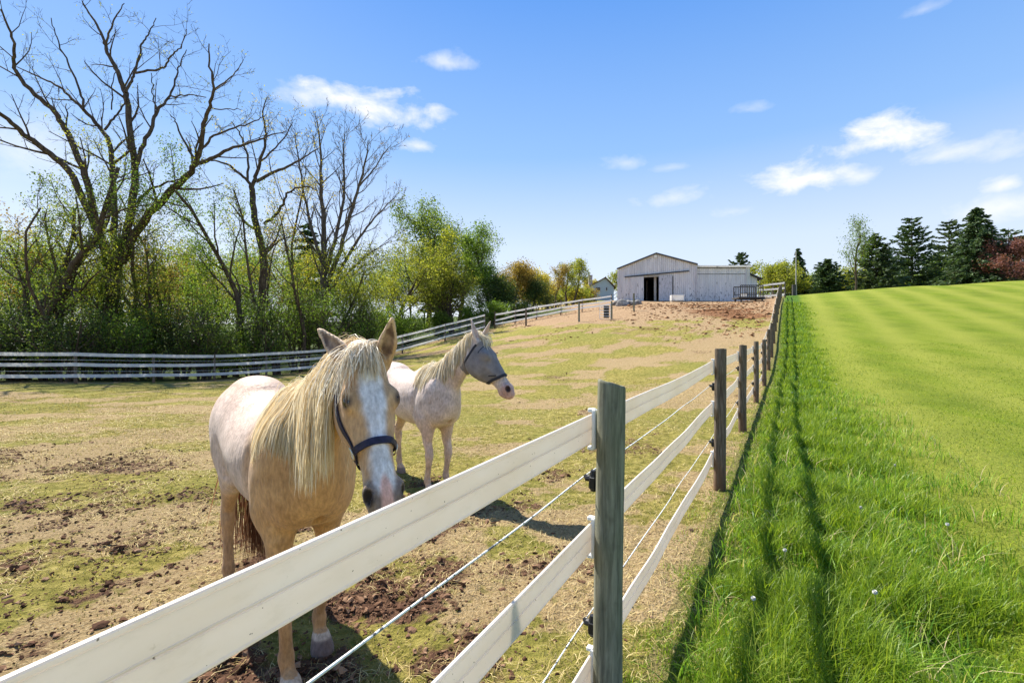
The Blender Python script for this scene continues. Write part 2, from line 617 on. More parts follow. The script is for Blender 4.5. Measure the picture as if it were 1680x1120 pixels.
m_lawn, nt = new_mat("mown lawn")
geo = N(nt, 'ShaderNodeNewGeometry')
P = geo.outputs['Position']
u_at = N(nt, 'ShaderNodeAttribute', attribute_name='u').outputs['Fac']
n1 = noise(nt, P, 0.5, 5, 0.55)
n2 = noise(nt, P, 6.0, 5, 0.65)
n3 = noise(nt, P, 40.0, 4, 0.7)
streak = noise(nt, mapping(nt, P, (0.9, 0.10, 1), (0, 0, rad(62))), 1.1, 4, 0.6, 0.6)
lc = ramp(nt, n3, [(0.28, (0.055, 0.095, 0.007)), (0.5, (0.15, 0.205, 0.013)), (0.75, (0.29, 0.32, 0.04))])
lc = mix_c(nt, ramp(nt, streak, [(0.38, (0, 0, 0)), (0.62, (0.45, 0.45, 0.45))]), lc, mix_c(nt, n3, (0.16, 0.185, 0.018), (0.34, 0.335, 0.065)))
lc = mix_c(nt, ramp(nt, n1, [(0.45, (0, 0, 0)), (0.7, (0.4, 0.4, 0.4))]), lc, mix_c(nt, n3, (0.03, 0.065, 0.004), (0.10, 0.15, 0.012)))
us = math_n(nt, 'ADD', math_n(nt, 'MULTIPLY', u_at, 2.6), math_n(nt, 'MULTIPLY', n1, 1.6))
band = math_n(nt, 'ADD', math_n(nt, 'MULTIPLY', math_n(nt, 'SINE', us), 0.5), 0.5)
lc = mix_c(nt, math_n(nt, 'MULTIPLY', math_n(nt, 'POWER', band, 1.5), 0.6), lc, mix_c(nt, n3, (0.18, 0.205, 0.02), (0.37, 0.37, 0.075)))
tallm = math_n(nt, 'MULTIPLY', math_n(nt, 'SUBTRACT', 1.75, math_n(nt, 'ADD', u_at, math_n(nt, 'MULTIPLY', math_n(nt, 'SUBTRACT', n2, .5), 1.0))), 3.0, clamp=True)
lc = mix_c(nt, tallm, lc, ramp(nt, n3, [(0.3, (0.035, 0.075, 0.008)), (0.7, (0.10, 0.19, 0.02))]))
edge = math_n(nt, 'MULTIPLY', math_n(nt, 'SUBTRACT', 0.42, math_n(nt, 'ADD', u_at, math_n(nt, 'MULTIPLY', math_n(nt, 'SUBTRACT', n2, .5), 1.1))), 3.0, clamp=True)
lc = mix_c(nt, edge, lc, mix_c(nt, ramp(nt, n2, [(0.4, (0, 0, 0)), (0.6, (1, 1, 1))]), ramp(nt, n3, [(0.3, (0.05, 0.07, 0.012)), (0.6, (0.17, 0.17, 0.04))]), ramp(nt, n3, [(0.3, (0.12, 0.09, 0.04)), (0.6, (0.32, 0.24, 0.11))])))
n5 = noise(nt, P, 14.0, 4, 0.7)
lc = mix_c(nt, ramp(nt, n5, [(0.30, (.7, .7, .7)), (0.45, (0, 0, 0))]), lc, mix_c(nt, 1.0, lc, (0.5, 0.55, 0.45), 'MULTIPLY'))
principled(nt, lc, 0.95, math_n(nt, 'ADD', n3, n5), 0.9, 0.05, spec=0.08)

tag(ground_sheet('paddock_ground', -1, m_pad), kind='structure')
tag(ground_sheet('lawn_ground', 1, m_lawn), kind='structure')


# ------------------------------------------------------------------ grass blades (uncountable: stuff)
def leaf_mat(name, stops, trans=0.45, rough=0.55, var_pos=True, tint_scale=0.6, spec=0.25):
    m, nt = new_mat(name)
    g = N(nt, 'ShaderNodeNewGeometry')
    f = g.outputs['Random Per Island']
    if var_pos:
        nn = noise(nt, g.outputs['Position'], tint_scale, 3, 0.5)
        f = math_n(nt, 'ADD', math_n(nt, 'MULTIPLY', f, 0.65), math_n(nt, 'MULTIPLY', nn, 0.35))
    col = ramp(nt, f, stops)
    p = nt.nodes.new('ShaderNodeBsdfPrincipled')
    L(nt, col, p.inputs['Base Color'])
    p.inputs['Roughness'].default_value = rough
    p.inputs['Specular IOR Level'].default_value = spec
    t = nt.nodes.new('ShaderNodeBsdfTranslucent')
    L(nt, mix_c(nt, 1.0, col, (1.25, 1.2, 0.7), 'MULTIPLY'), t.inputs[0])
    mx = nt.nodes.new('ShaderNodeMixShader')
    mx.inputs[0].default_value = trans
    L(nt, p.outputs[0], mx.inputs[1])
    L(nt, t.outputs[0], mx.inputs[2])
    o = nt.nodes.new('ShaderNodeOutputMaterial')
    L(nt, mx.outputs[0], o.inputs[0])
    return m


def blades(name, x, y, h, w, lean, mat, rng, segs=3, label=None, cat='grass'):
    n = len(x)
    z = gz(x, y) - 0.006
    a = rng.uniform(0, 2 * np.pi, n)
    d = np.stack([np.cos(a), np.sin(a)], 1)
    b = a + np.pi / 2 + rng.normal(0, .5, n)
    s = np.stack([np.cos(b), np.sin(b)], 1)
    rows = []
    ts = np.linspace(0, 1, segs + 1)
    for t in ts:
        off = lean * h * t ** 1.9
        cx = x + d[:, 0] * off
        cy = y + d[:, 1] * off
        czz = z + h * (t - 0.35 * lean * t ** 2.5)
        ww = w * (1 - t ** 1.6) * 0.5
        if t < 1:
            rows.append(np.stack([cx - s[:, 0] * ww, cy - s[:, 1] * ww, czz], 1))
            rows.append(np.stack([cx + s[:, 0] * ww, cy + s[:, 1] * ww, czz], 1))
        else:
            rows.append(np.stack([cx, cy, czz], 1))
    V = np.stack(rows, 1)
    k = V.shape[1]
    base = np.arange(n)[:, None] * k
    Q = [base + np.array([[2 * i, 2 * i + 1, 2 * i + 3, 2 * i + 2]]) for i in range(segs - 1)]
    T = base + np.array([[2 * segs - 2, 2 * segs - 1, 2 * segs]])
    fs = [T]
    if Q:
        fs.append(np.concatenate(Q))
    o = mesh_np(name, V.reshape(-1, 3), fs, mat, smooth=True)
    tag(o, label, cat, kind='stuff')
    return o


def band_points(n, u0, u1, v0, v1, rng, near=1.0, power=1.0):
    """points in fence coordinates, denser near the camera"""
    lo, hi = near, v1 - v0 + near
    t = rng.uniform(0, 1, n)
    if power == 1.0:
        v = lo * (hi / lo) ** t
    else:
        e = 1 - power
        v = (lo ** e + t * (hi ** e - lo ** e)) ** (1 / e)
    v = v - near + v0
    u = rng.uniform(u0, u1, n)
    x = FP0[0] + FR[0] * u + FD[0] * v
    y = FP0[1] + FR[1] * u + FD[1] * v
    return x, y, u, v


m_tall = leaf_mat("tall grass blade", [(0.0, (0.05, 0.10, 0.008)), (0.35, (0.125, 0.215, 0.014)), (0.62, (0.215, 0.32, 0.024)), (0.84, (0.35, 0.43, 0.045)), (0.92, (0.50, 0.48, 0.18)), (1.0, (0.58, 0.44, 0.25))], 0.5, 0.42, True, 1.3, 0.3)
m_short = leaf_mat("lawn blade", [(0.0, (0.06, 0.12, 0.010)), (0.35, (0.13, 0.21, 0.018)), (0.6, (0.22, 0.28, 0.032)), (0.8, (0.38, 0.39, 0.08)), (1.0, (0.58, 0.50, 0.25))], 0.55, 0.6, True, 0.8)
m_pasture = leaf_mat("paddock blade", [(0.0, (0.09, 0.13, 0.018)), (0.3, (0.20, 0.205, 0.04)), (0.5, (0.32, 0.27, 0.09)), (0.75, (0.46, 0.36, 0.18)), (1.0, (0.54, 0.42, 0.27))], 0.3, 0.7, True, 1.0)

r = np.random.default_rng(11)
n = 200000
x, y, u, v = band_points(n, -0.05, 2.9, -1.2, 46, r, near=2.2, power=1.5)
edge_l = 0.30 + (fbm(v * 1.2, u * 0 + 3, 3, 81) - .5) * 0.3
edge_r = 1.72 + (fbm(v * .6, u * 0 + 7, 3, 83) - .5) * 0.9
keep = r.uniform(0, 1, n) < np.clip(sstep(edge_l - .15, edge_l + .12, u) * sstep(edge_r + .5, edge_r - .25, u) + 0.02, 0, 1)
clump = fbm(x * 2.4, y * 2.4, 3, 91)
keep &= r.uniform(0, 1, n) < 0.45 + 0.75 * sstep(.35, .6, clump)
x, y, u, v, clump = x[keep], y[keep], u[keep], v[keep], clump[keep]
dist = np.hypot(x, y)
h = r.uniform(0.055, 0.18, len(x)) * (0.35 + 1.3 * sstep(.3, .7, clump)) * sstep(0.05, 0.6, u + .1) * (1 - .55 * sstep(1.1, 2.3, u)) + .02
w = np.clip(0.0045 + dist * 0.00055, 0.004, 0.03) * r.uniform(.7, 1.3, len(x))
blades('tall_grass', x, y, h, w, r.uniform(0.1, 0.95, len(x)), m_tall, r, 3, 'long bright green unmown grass in a strip along the lawn side of the fence')

n = 16000
x, y, u, v = band_points(n, 0.15, 2.6, -1.2, 14, r, near=2.2, power=1.4)
keep = fbm(x * 1.9 + 7, y * 1.9, 3, 95) > .46
x, y = x[keep], y[keep]
x2, y2, u2, v2 = band_points(70000, -.25, .55, -1.4, 20, r, near=2.2, power=1.5)
k2 = r.uniform(0, 1, 70000) < sstep(-.3, .4, u2 + (fbm(x2 * 3, y2 * 3, 3, 141) - .5) * .8) * (.25 + .9 * sstep(.4, .6, fbm(x2 * 4, y2 * 4, 3, 143)))
x2, y2, u2 = x2[k2], y2[k2], u2[k2]
blades('edge_grass', x2, y2, r.uniform(.02, .06, len(x2)) + .06 * sstep(.0, .5, u2) * r.uniform(.3, 1, len(x2)), np.clip(.0035 + np.hypot(x2, y2) * .0005, .003, .015), r.uniform(.3, 1.2, len(x2)), m_tall, r, 2, 'short green grass thinning out under the near fence')
m_blade2 = leaf_mat("broad grass blade", [(0.0, (0.06, 0.15, 0.012)), (0.4, (0.14, 0.28, 0.022)), (0.7, (0.26, 0.42, 0.04)), (0.86, (0.38, 0.48, 0.08)), (0.92, (0.55, 0.48, 0.24)), (1.0, (0.58, 0.44, 0.28))], 0.45, 0.4, False)
blades('coarse_grass', x, y, r.uniform(0.12, 0.27, len(x)), r.uniform(.005, .010, len(x)), r.uniform(0.2, 1.25, len(x)), m_blade2, r, 4, 'broad bright blades and straw stalks standing out of the unmown grass strip')
n = 330000
x, y, u, v = band_points(n, 1.3, 20, -7.0, 26, r, near=7.0, power=1.55)
dist = np.hypot(x, y)
keep = (y > 1.2) & (np.abs(x) < 1.15 * y + 1) & (r.uniform(0, 1, n) < sstep(1.3, 2.0, u) * (.35 + .9 * sstep(.36, .58, fbm(x * 1.7, y * 1.7, 4, 97))))
x, y, u, v, dist = x[keep], y[keep], u[keep], v[keep], dist[keep]
blades('mown_grass', x, y, r.uniform(0.02, 0.055, len(x)) * (1 + .3 * (dist < 5)), np.clip(0.004 + dist * 0.0007, .004, .02), r.uniform(0.3, 1.1, len(x)), m_short, r, 2,
       'short yellow green mown lawn grass right of the tall grass strip')

n = 360000
x, y, u, v = band_points(n, -22, 0.6, -2.5, 26, r, near=3.5, power=1.5)
dist = np.hypot(x, y)
ch = churn(x, y)
bl = fbm(x * 1.1, y * 1.1, 4, 101)
keep = (y > 1.2) & (np.abs(x) < 1.15 * y + 1) & (r.uniform(0, 1, n) < np.clip(sstep(.34, .60, bl) + .10, 0, 1) * (1 - .92 * ch) * (1 - .7 * sstep(.50, .62, fbm(x * .9, y * .9 + 4, 4, 61))))
x, y, u, v, dist = x[keep], y[keep], u[keep], v[keep], dist[keep]
blades('paddock_grass', x, y, r.uniform(0.012, 0.04, len(x)) + .02 * sstep(-.5, .2, u), np.clip(0.0035 + dist * 0.0008, .003, .02), r.uniform(0.3, 1.2, len(x)), m_pasture, r, 2,
       'thin grazed olive grass growing over the paddock')

n = 130000
x, y, u, v = band_points(n, -14, 0.7, -2.5, 16, r, near=3.0, power=1.55)
keep = (y > 1.2) & (np.abs(x) < 1.15 * y + 1) & (fbm(x * 1.4, y * 1.4, 3, 111) > .42)
x, y = x[keep], y[keep]
m_straw = leaf_mat("dry straw", [(0.0, (0.25, 0.17, 0.06)), (0.5, (0.46, 0.35, 0.14)), (1.0, (0.66, 0.55, 0.27))], 0.15, 0.8, False)
blades('straw_litter', x, y, r.uniform(0.02, 0.07, len(x)), np.clip(.003 + np.hypot(x, y) * .0006, .003, .012), r.uniform(1.5, 2.3, len(x)), m_straw, r, 2, 'dry straw and dead grass lying flat over the paddock soil')

# dirt clods kicked up by the hooves
n = 150000
x, y, u, v = band_points(n, 1.3, 8, -5.0, 7, r, near=5.0, power=1.6)
keep = (y > 1.2) & (np.abs(x) < 1.15 * y + 1) & (r.uniform(0, 1, n) < sstep(1.3, 1.9, u))
x, y = x[keep], y[keep]
blades('turf_grass', x, y, r.uniform(0.015, 0.05, len(x)), r.uniform(.003, .006, len(x)), r.uniform(0.6, 1.6, len(x)), m_short, r, 2, 'dense near turf of the mown lawn with dry clippings')

m_clod, nt = new_mat("earth clod")
g = N(nt, 'ShaderNodeNewGeometry')
cc_ = ramp(nt, g.outputs['Random Per Island'], [(0, (0.045, 0.022, 0.013)), (0.5, (0.12, 0.062, 0.036)), (0.85, (0.20, 0.115, 0.068)), (1, (0.32, 0.20, 0.12))])
principled(nt, mix_c(nt, 0.35, cc_, noise(nt, g.outputs['Position'], 70, 3), 'OVERLAY'), 0.95, noise(nt, g.outputs['Position'], 120, 3), 0.6, 0.01, spec=0.1)


def lumps(name, x, y, s, mat, rng, label, squash=(.5, .8), cat='soil'):
    n = len(x)
    t = (1 + 5 ** .5) / 2
    ico = np.array([(-1, t, 0), (1, t, 0), (-1, -t, 0), (1, -t, 0), (0, -1, t), (0, 1, t), (0, -1, -t), (0, 1, -t), (t, 0, -1), (t, 0, 1), (-t, 0, -1), (-t, 0, 1)]) / 1.9
    F = np.array([(0, 11, 5), (0, 5, 1), (0, 1, 7), (0, 7, 10), (0, 10, 11), (1, 5, 9), (5, 11, 4), (11, 10, 2), (10, 7, 6), (7, 1, 8), (3, 9, 4), (3, 4, 2), (3, 2, 6), (3, 6, 8), (3, 8, 9), (4, 9, 5), (2, 4, 11), (6, 2, 10), (8, 6, 7), (9, 8, 1)])
    z = gz(x, y)
    V = ico[None] * (1 + rng.normal(0, .42, (n, 12, 1)))
    a = rng.uniform(0, 2 * np.pi, n)
    ca, sa = np.cos(a)[:, None], np.sin(a)[:, None]
    sx = rng.uniform(.8, 1.5, n)[:, None]
    vx, vy, vz = V[..., 0] * sx, V[..., 1] * rng.uniform(.7, 1.1, n)[:, None], V[..., 2] * rng.uniform(*squash, n)[:, None]
    vx, vy = vx * ca - vy * sa, vx * sa + vy * ca
    V = np.stack([vx * s[:, None] + x[:, None], vy * s[:, None] + y[:, None], vz * s[:, None] + z[:, None] + s[:, None] * .15], -1)
    Fs = (np.arange(n)[:, None, None] * 12 + F[None]).reshape(-1, 3)
    o = mesh_np(name, V.reshape(-1, 3), [Fs], mat, smooth=False)
    return tag(o, label, cat, kind='stuff')


n = 300000
x, y, u, v = band_points(n, -11, 0.1, -2.5, 17, r, near=3.0, power=1.55)
ch = churn(x, y)
keep = (y > 1.0) & (r.uniform(0, 1, n) < np.clip(ch ** 1.4 * .85, 0, 1) + .02 * (fbm(x * .8, y * .8, 3, 121) > .5))
x, y, ch = x[keep], y[keep], ch[keep]
s = np.exp(r.normal(-5.25, .6, len(x))) * (.8 + .8 * ch)
lumps('earth_clods', x, y, np.clip(s, .0025, .026), m_clod, r, 'dark brown clods of trampled earth and dung strewn over the paddock')
n = 1500
x = r.normal(16.8, 3.0, n); y = r.normal(37, 5.0, n)
keep = (uv_of(x, y)[0] < -.6)
x, y = x[keep], y[keep]
x2 = r.uniform(-4, 27, 9000); y2 = r.uniform(26, 53, 9000)
k2 = (uv_of(x2, y2)[0] < -.6) & (y2 > wood_line(x2) * 0 + 26) & (r.uniform(0, 1, 9000) < sstep(.40, .62, fbm(x2 * .3, y2 * .3, 3, 131)))
m_muck, nt = new_mat("muck")
g = N(nt, 'ShaderNodeNewGeometry')
principled(nt, ramp(nt, g.outputs['Random Per Island'], [(0, (0.10, 0.045, 0.02)), (0.6, (0.26, 0.13, 0.06)), (1, (0.42, 0.25, 0.13))]), 0.95, spec=0.1)
x = np.concatenate([x, x2[k2]]); y = np.concatenate([y, y2[k2]])
lumps('muck_heaps', x, y, np.concatenate([np.full(len(x) - k2.sum(), 1.0), np.full(k2.sum(), .55)]) * np.clip(np.exp(r.normal(-2.9, .5, len(x))), .02, .2), m_muck, r, 'reddish brown muck spread over the yard before the barn', (.35, .6))

# dandelion clocks standing in the grass
m_fluff, nt = new_mat("dandelion fluff")
principled(nt, (0.7, 0.7, 0.66), 0.9)
m_stem, nt = new_mat("dandelion stem")
principled(nt, (0.22, 0.25, 0.09), 0.7)
dand = None
for (px, py, D) in ((1470, 793, 5.4), (1440, 1057, 2.75), (1285, 955, 3.35), (1285, 690, 9.3), (1345, 638, 13.5), (1372, 642, 13), (1370, 705, 8.6), (1300, 655, 12), (1298, 622, 15), (1555, 905, 3.8), (1412, 880, 4.05), (1240, 1070, 2.7)):
    X, Y_ = (px - 840) / FPX * D, D
    z_ = gz1(X, Y_)
    h_ = r.uniform(.15, .24)
    if dand is None:
        dand = [thing('dandelion', 'white dandelion clock on a thin stem in the unmown grass strip', 'dandelion', (X, Y_, z_), 0, 'dandelion clocks in the grass')]
        tb = MB(); tb.tube([(0, 0, 0), (.004, .003, .5), (.012, .006, 1)], .0022, 5); dand.append(tb.build('stem', m_stem, dand[0]))
        C_ = r.normal(size=(260, 3)); C_ /= np.linalg.norm(C_, axis=1, keepdims=True)
        V, F = tube_np([(0, 0, -.004), (0, 0, .004)], .005, 6)
        mbf = MB(); mbf.add(V, F)
        for c_ in C_:
            s_ = np.cross(c_, [.3, .5, .8]); s_ /= np.linalg.norm(s_)
            mbf.add(np.array([c_ * .004, c_ * .016 + s_ * .003, c_ * .017 - s_ * .003]), [np.array([[0, 1, 2]])])
        dand.append(mbf.build('seed_head', m_fluff, dand[0]))
        rt_, st_, hd_ = dand
    else:
        rt_ = dand[0].copy(); st_ = dand[1].copy(); hd_ = dand[2].copy()
        for o_ in (rt_, st_, hd_):
            COL.objects.link(o_)
        st_.parent = rt_; hd_.parent = rt_
        rt_.location = (X, Y_, z_)
    st_.scale = (1, 1, h_)
    hd_.location = (.012, .006, h_ + .012)
    hd_.scale = (.75, .75, .75)
    rt_.rotation_euler = (0, 0, r.uniform(0, 6))

# ------------------------------------------------------------------ fences
m_post, nt = new_mat("weathered green grey post wood")
tcn = N(nt, 'ShaderNodeTexCoord')
O = tcn.outputs['Object']
gr = noise(nt, mapping(nt, O, (9, 9, 0.7)), 6.0, 6, 0.65, 0.4)
blot = noise(nt, mapping(nt, O, (2.2, 2.2, 1)), 4.0, 4, 0.6)
pc = ramp(nt, gr, [(0.28, (0.085, 0.082, 0.060)), (0.5, (0.21, 0.205, 0.15)), (0.75, (0.36, 0.35, 0.26))])
pc = mix_c(nt, ramp(nt, blot, [(0.42, (0, 0, 0)), (0.66, (0.75, 0.75, 0.75))]), pc, ramp(nt, gr, [(0.3, (0.075, 0.08, 0.05)), (0.7, (0.235, 0.235, 0.155))]))
stn = noise(nt, mapping(nt, O, (1, 1, .8)), 7.0, 3, 0.5)
pc = mix_c(nt, ramp(nt, stn, [(0.62, (0, 0, 0)), (0.72, (0.7, 0.7, 0.7))]), pc, (0.07, 0.05, 0.04))
principled(nt, pc, 0.9, gr, 0.7, 0.006, spec=0.15)
m_postd, nt = new_mat("brown grey post wood")
O = N(nt, 'ShaderNodeTexCoord').outputs['Object']
gr = noise(nt, mapping(nt, O, (9, 9, 0.7)), 6.0, 6, 0.65, 0.4)
pc = ramp(nt, gr, [(0.3, (0.055, 0.042, 0.030)), (0.5, (0.14, 0.11, 0.08)), (0.72, (0.27, 0.23, 0.18))])
sx_ = N(nt, 'ShaderNodeSeparateXYZ'); L(nt, O, sx_.inputs[0])
pc = mix_c(nt, math_n(nt, 'MULTIPLY', math_n(nt, 'SUBTRACT', 0.45, sx_.outputs[2]), 1.6, clamp=True), pc, (0.16, 0.085, 0.045))
principled(nt, pc, 0.9, gr, 0.7, 0.006, spec=0.15)
m_rail, nt = new_mat("white vinyl rail")
g = N(nt, 'ShaderNodeNewGeometry')
n1 = noise(nt, mapping(nt, g.outputs['Position'], (1, 1, 3)), 3.0, 5, 0.6)
n2 = noise(nt, g.outputs['Position'], 55.0, 3, 0.5)
rc = ramp(nt, n1, [(0.3, (0.82, 0.75, 0.66)), (0.55, (0.85, 0.79, 0.72)), (0.8, (0.86, 0.82, 0.77))])
rc = mix_c(nt, ramp(nt, n2, [(0.70, (0, 0, 0)), (0.78, (0.5, 0.5, 0.5))]), rc, (0.5, 0.46, 0.36))
dn = noise(nt, mapping(nt, g.outputs['Position'], (1, 1, 2.2)), 14.0, 6, 0.7)
rc = mix_c(nt, ramp(nt, dn, [(0.55, (0, 0, 0)), (0.78, (0.16, 0.16, 0.16))]), rc, (0.42, 0.37, 0.24))
spk_ = noise(nt, g.outputs['Position'], 95.0, 2, 0.5)
rc = mix_c(nt, ramp(nt, spk_, [(0.735, (0, 0, 0)), (0.75, (0.8, 0.8, 0.8))]), rc, (0.10, 0.08, 0.05))
pr = principled(nt, rc, 0.42, n1, 0.05, 0.01, spec=0.3)
tl_ = nt.nodes.new('ShaderNodeBsdfTranslucent')          # thin vinyl lets the sun glow through
L(nt, rc, tl_.inputs[0])
mx_ = nt.nodes.new('ShaderNodeMixShader'); mx_.inputs[0].default_value = 0.45
L(nt, pr.outputs[0], mx_.inputs[1]); L(nt, tl_.outputs[0], mx_.inputs[2])
L(nt, mx_.outputs[0], [n_ for n_ in nt.nodes if n_.type == 'OUTPUT_MATERIAL'][0].inputs[0])
m_rail2, nt = new_mat("old white rail")
g = N(nt, 'ShaderNodeNewGeometry')
principled(nt, ramp(nt, noise(nt, g.outputs['Position'], 1.5, 4, .6), [(0.3, (0.74, 0.73, 0.71)), (0.7, (0.88, 0.87, 0.85))]), 0.5, spec=0.4)
tl_ = nt.nodes.new('ShaderNodeBsdfTranslucent')
tl_.inputs[0].default_value = (.85, .84, .82, 1)
mx_ = nt.nodes.new('ShaderNodeMixShader'); mx_.inputs[0].default_value = 0.4
o_ = [n_ for n_ in nt.nodes if n_.type == 'OUTPUT_MATERIAL'][0]
L(nt, [n_ for n_ in nt.nodes if n_.type == 'BSDF_PRINCIPLED'][0].outputs[0], mx_.inputs[1]); L(nt, tl_.outputs[0], mx_.inputs[2]); L(nt, mx_.outputs[0], o_.inputs[0])
m_black, nt = new_mat("black plastic")
principled(nt, (0.012, 0.012, 0.013), 0.5, spec=0.4)
m_wire, nt = new_mat("white coated wire")
O = N(nt, 'ShaderNodeNewGeometry').outputs['Position']
wv = noise(nt, O, 60.0, 2, .5)
principled(nt, ramp(nt, wv, [(0.36, (0.1, 0.1, 0.1)), (0.42, (0.78, 0.77, 0.72))]), 0.4, spec=0.4)
m_whitep, nt = new_mat("white plastic")
principled(nt, (0.78, 0.78, 0.76), 0.35, spec=0.4)


def post_mesh(r0, h, rng, n=26, slant=0.02, below=0.25):
    zs = np.concatenate([[-below, 0.0], np.linspace(0.06, h - .012, 13), [h - 0.004, h]])
    a = np.arange(n) * 2 * np.pi / n
    prof = 1 + 0.05 * np.sin(a * 2 + rng.uniform(0, 6)) + 0.03 * np.sin(a * 3 + rng.uniform(0, 6)) + rng.normal(0, .012, n)
    bow = rng.normal(0, .006, 2)
    V = []
    ad = rng.uniform(0, 6.28)
    for i, z in enumerate(zs):
        rr = r0 * prof * (1.05 - 0.07 * z / h) * (1 + rng.normal(0, .006, n))
        if i == len(zs) - 1:
            rr = rr * 0.93
        x = rr * np.cos(a) + bow[0] * math.sin(3 * z)
        y = rr * np.sin(a) + bow[1] * math.sin(3 * z)
        zz = np.full(n, z)
        if i >= len(zs) - 3:
            zz = z + slant * (-np.cos(a - 0.2)) + rng.normal(0, .0012, n)
        V.append(np.stack([x, y, zz], 1))
    V = np.concatenate(V)
    k = len(zs)
    i, j = np.meshgrid(np.arange(k - 1), np.arange(n), indexing='ij')
    j2 = (j + 1) % n
    F = np.stack([i * n + j, i * n + j2, (i + 1) * n + j2, (i + 1) * n + j], -1).reshape(-1, 4)
    top = np.arange(n) + len(V)
    V = np.concatenate([V, V[(k - 1) * n:k * n], [[0, 0, zs[-1]]]])
    c = len(V) - 1
    T = np.stack([top, np.roll(top, -1), np.full(n, c)], 1)
    return V, [F, T]


RAIL_PROFILE = [(.002, 0), (.0048, .003), (.0048, .007), (.0035, .010), (.0035, .0645), (.0006, .0655), (.0006, .0695), (.0044, .0705), (.0044, .0725), (.0035, .0735), (.0035, .1235), (.0018, .1245), (.0018, .1265), (.0058, .128), (.0058, .134), (.004, .137), (0, .138)]


def rail_sweep(P3, side, hgt=0.125, thick=1.0):
    """band rail: profile swept along P3 (k,3), 'side' (k,2) horizontal normals; P3 is the band's bottom line"""
    pr = np.array([(t * thick, z * hgt / 0.138) for t, z in RAIL_PROFILE])
    full = np.concatenate([pr, np.stack([-pr[::-1][1:-1, 0], pr[::-1][1:-1, 1]], 1)])
    k, m = len(P3), len(full)
    V = np.empty((k, m, 3))
    V[..., 0] = P3[:, None, 0] + side[:, None, 0] * full[None, :, 0]
    V[..., 1] = P3[:, None, 1] + side[:, None, 1] * full[None, :, 0]
    V[..., 2] = P3[:, None, 2] + full[None, :, 1]
    i, j = np.meshgrid(np.arange(k - 1), np.arange(m), indexing='ij')
    j2 = (j + 1) % m
    F = np.stack([i * m + j, (i + 1) * m + j, (i + 1) * m + j2, i * m + j2], -1).reshape(-1, 4)
    return V.reshape(-1, 3), [F]


fr = np.random.default_rng(21)
near_f = thing('rail_fence', 'near fence of white band rails and wires on round wood posts beside the tall grass', 'fence', (FP0[0], FP0[1], 0))
FO = np.array([FP0[0], FP0[1], 0.0])
POSTS = [-1.21 - 3.18, -1.21] + [1.97 + 3.18 * i for i in range(16)]
HOFF = {2: 0, 4: -0.06, 5: -0.04}
tops = {-1.21: -0.247, -4.39: -0.30, 1.97: -0.169, 5.15: -0.078, 8.33: -0.063, 11.51: 0.0, 14.69: 0.06}
PT = []
var = [post_mesh(0.0585, 1.5, fr, slant=0.016), post_mesh(0.060, 1.5, fr, slant=0.006), post_mesh(0.062, 1.5, fr, slant=0.01), post_mesh(0.056, 1.5, fr, slant=0.004)]
pm = []
INS = {}
for i, D in enumerate(POSTS):
    p = fence_xy(D, HOFF.get(i, 0) * FR[0])
    gzb = float(gz_base(np.array([p[0]]), np.array([p[1]]))[0])
    topz = None
    for k_, t_ in tops.items():
        if abs(k_ - D) < .05:
            topz = t_ + EYE
    if topz is None:
        topz = gzb + 1.5 + fr.normal(0, .02)
    PT.append((p[0], p[1], topz))
    vi = 0 if i == 2 else int(fr.integers(1, 4))
    if vi == 0 or len([1 for q in pm if q[0] == vi]) == 0:
        o = mesh_np('post', var[vi][0], var[vi][1], m_post if vi == 0 else m_postd, near_f, smooth=True)
        pm.append((vi, o))
    else:
        o = [q[1] for q in pm if q[0] == vi][0].copy()
        COL.objects.link(o)
        o.parent = near_f
    o.location = (p[0] - FO[0], p[1] - FO[1], topz - 1.5)
    o.rotation_euler = (fr.normal(0, .006), fr.normal(0, .006), 0 if i == 2 else fr.uniform(0, 6.28)) if i != 2 else (0, 0.006, 0)
    # brackets and insulators on the paddock side
    ang = math.atan2(FR[1], FR[0])
    if not INS:
        mb = MB()
        mb.box((0, 0, 0), (.018, .032, .165), ang, .004)
        mb.box((-FR[0] * .012, -FR[1] * .012, .078), (.03, .026, .016), ang, .003)
        mb.box((-FR[0] * .012, -FR[1] * .012, -.078), (.03, .026, .016), ang, .003)
        INS['bracket'] = mb.build('bracket', m_whitep, o)
        mb = MB()
        c0 = np.zeros(3)
        mb.tube([c0 + [0, 0, .035], c0, c0 + [0, 0, -.05]], [.012, .020, .012], 8)
        mb.tube([c0, c0 + np.array([-FR[0], -FR[1], 0]) * .03, c0 + np.array([-FR[0] * .04, -FR[1] * .04, .012])], [.016, .014, .006], 8)
        mb.box(c0 + [0, 0, -.015], (.03, .04, .055), ang, .006)
        INS['insulator'] = mb.build('insulator', m_black, o)
        todo = {'bracket': INS['bracket'], 'insulator': INS['insulator']}
    else:
        todo = {}
    ri = -o.rotation_euler[2]
    for kind_, zts in (('bracket', (.132 + .0625, .58 + .0625, 1.12 + .0625)), ('insulator', (.40, 1.0))):
        for zt in zts:
            b = todo.pop(kind_, None)
            if b is None:
                b = INS[kind_].copy(); COL.objects.link(b); b.parent = o
            off = .066 if kind_ == 'bracket' else .07
            lx, ly = -FR[0] * off, -FR[1] * off
            b.location = (lx * math.cos(ri) - ly * math.sin(ri), lx * math.sin(ri) + ly * math.cos(ri), 1.5 - zt)
            b.rotation_euler = (0, 0, ri)
PT = np.array(PT)
SS = np.concatenate([np.linspace(i, i + 1, 25)[:-1] for i in range(len(PT) - 1)] + [[len(PT) - 1]])


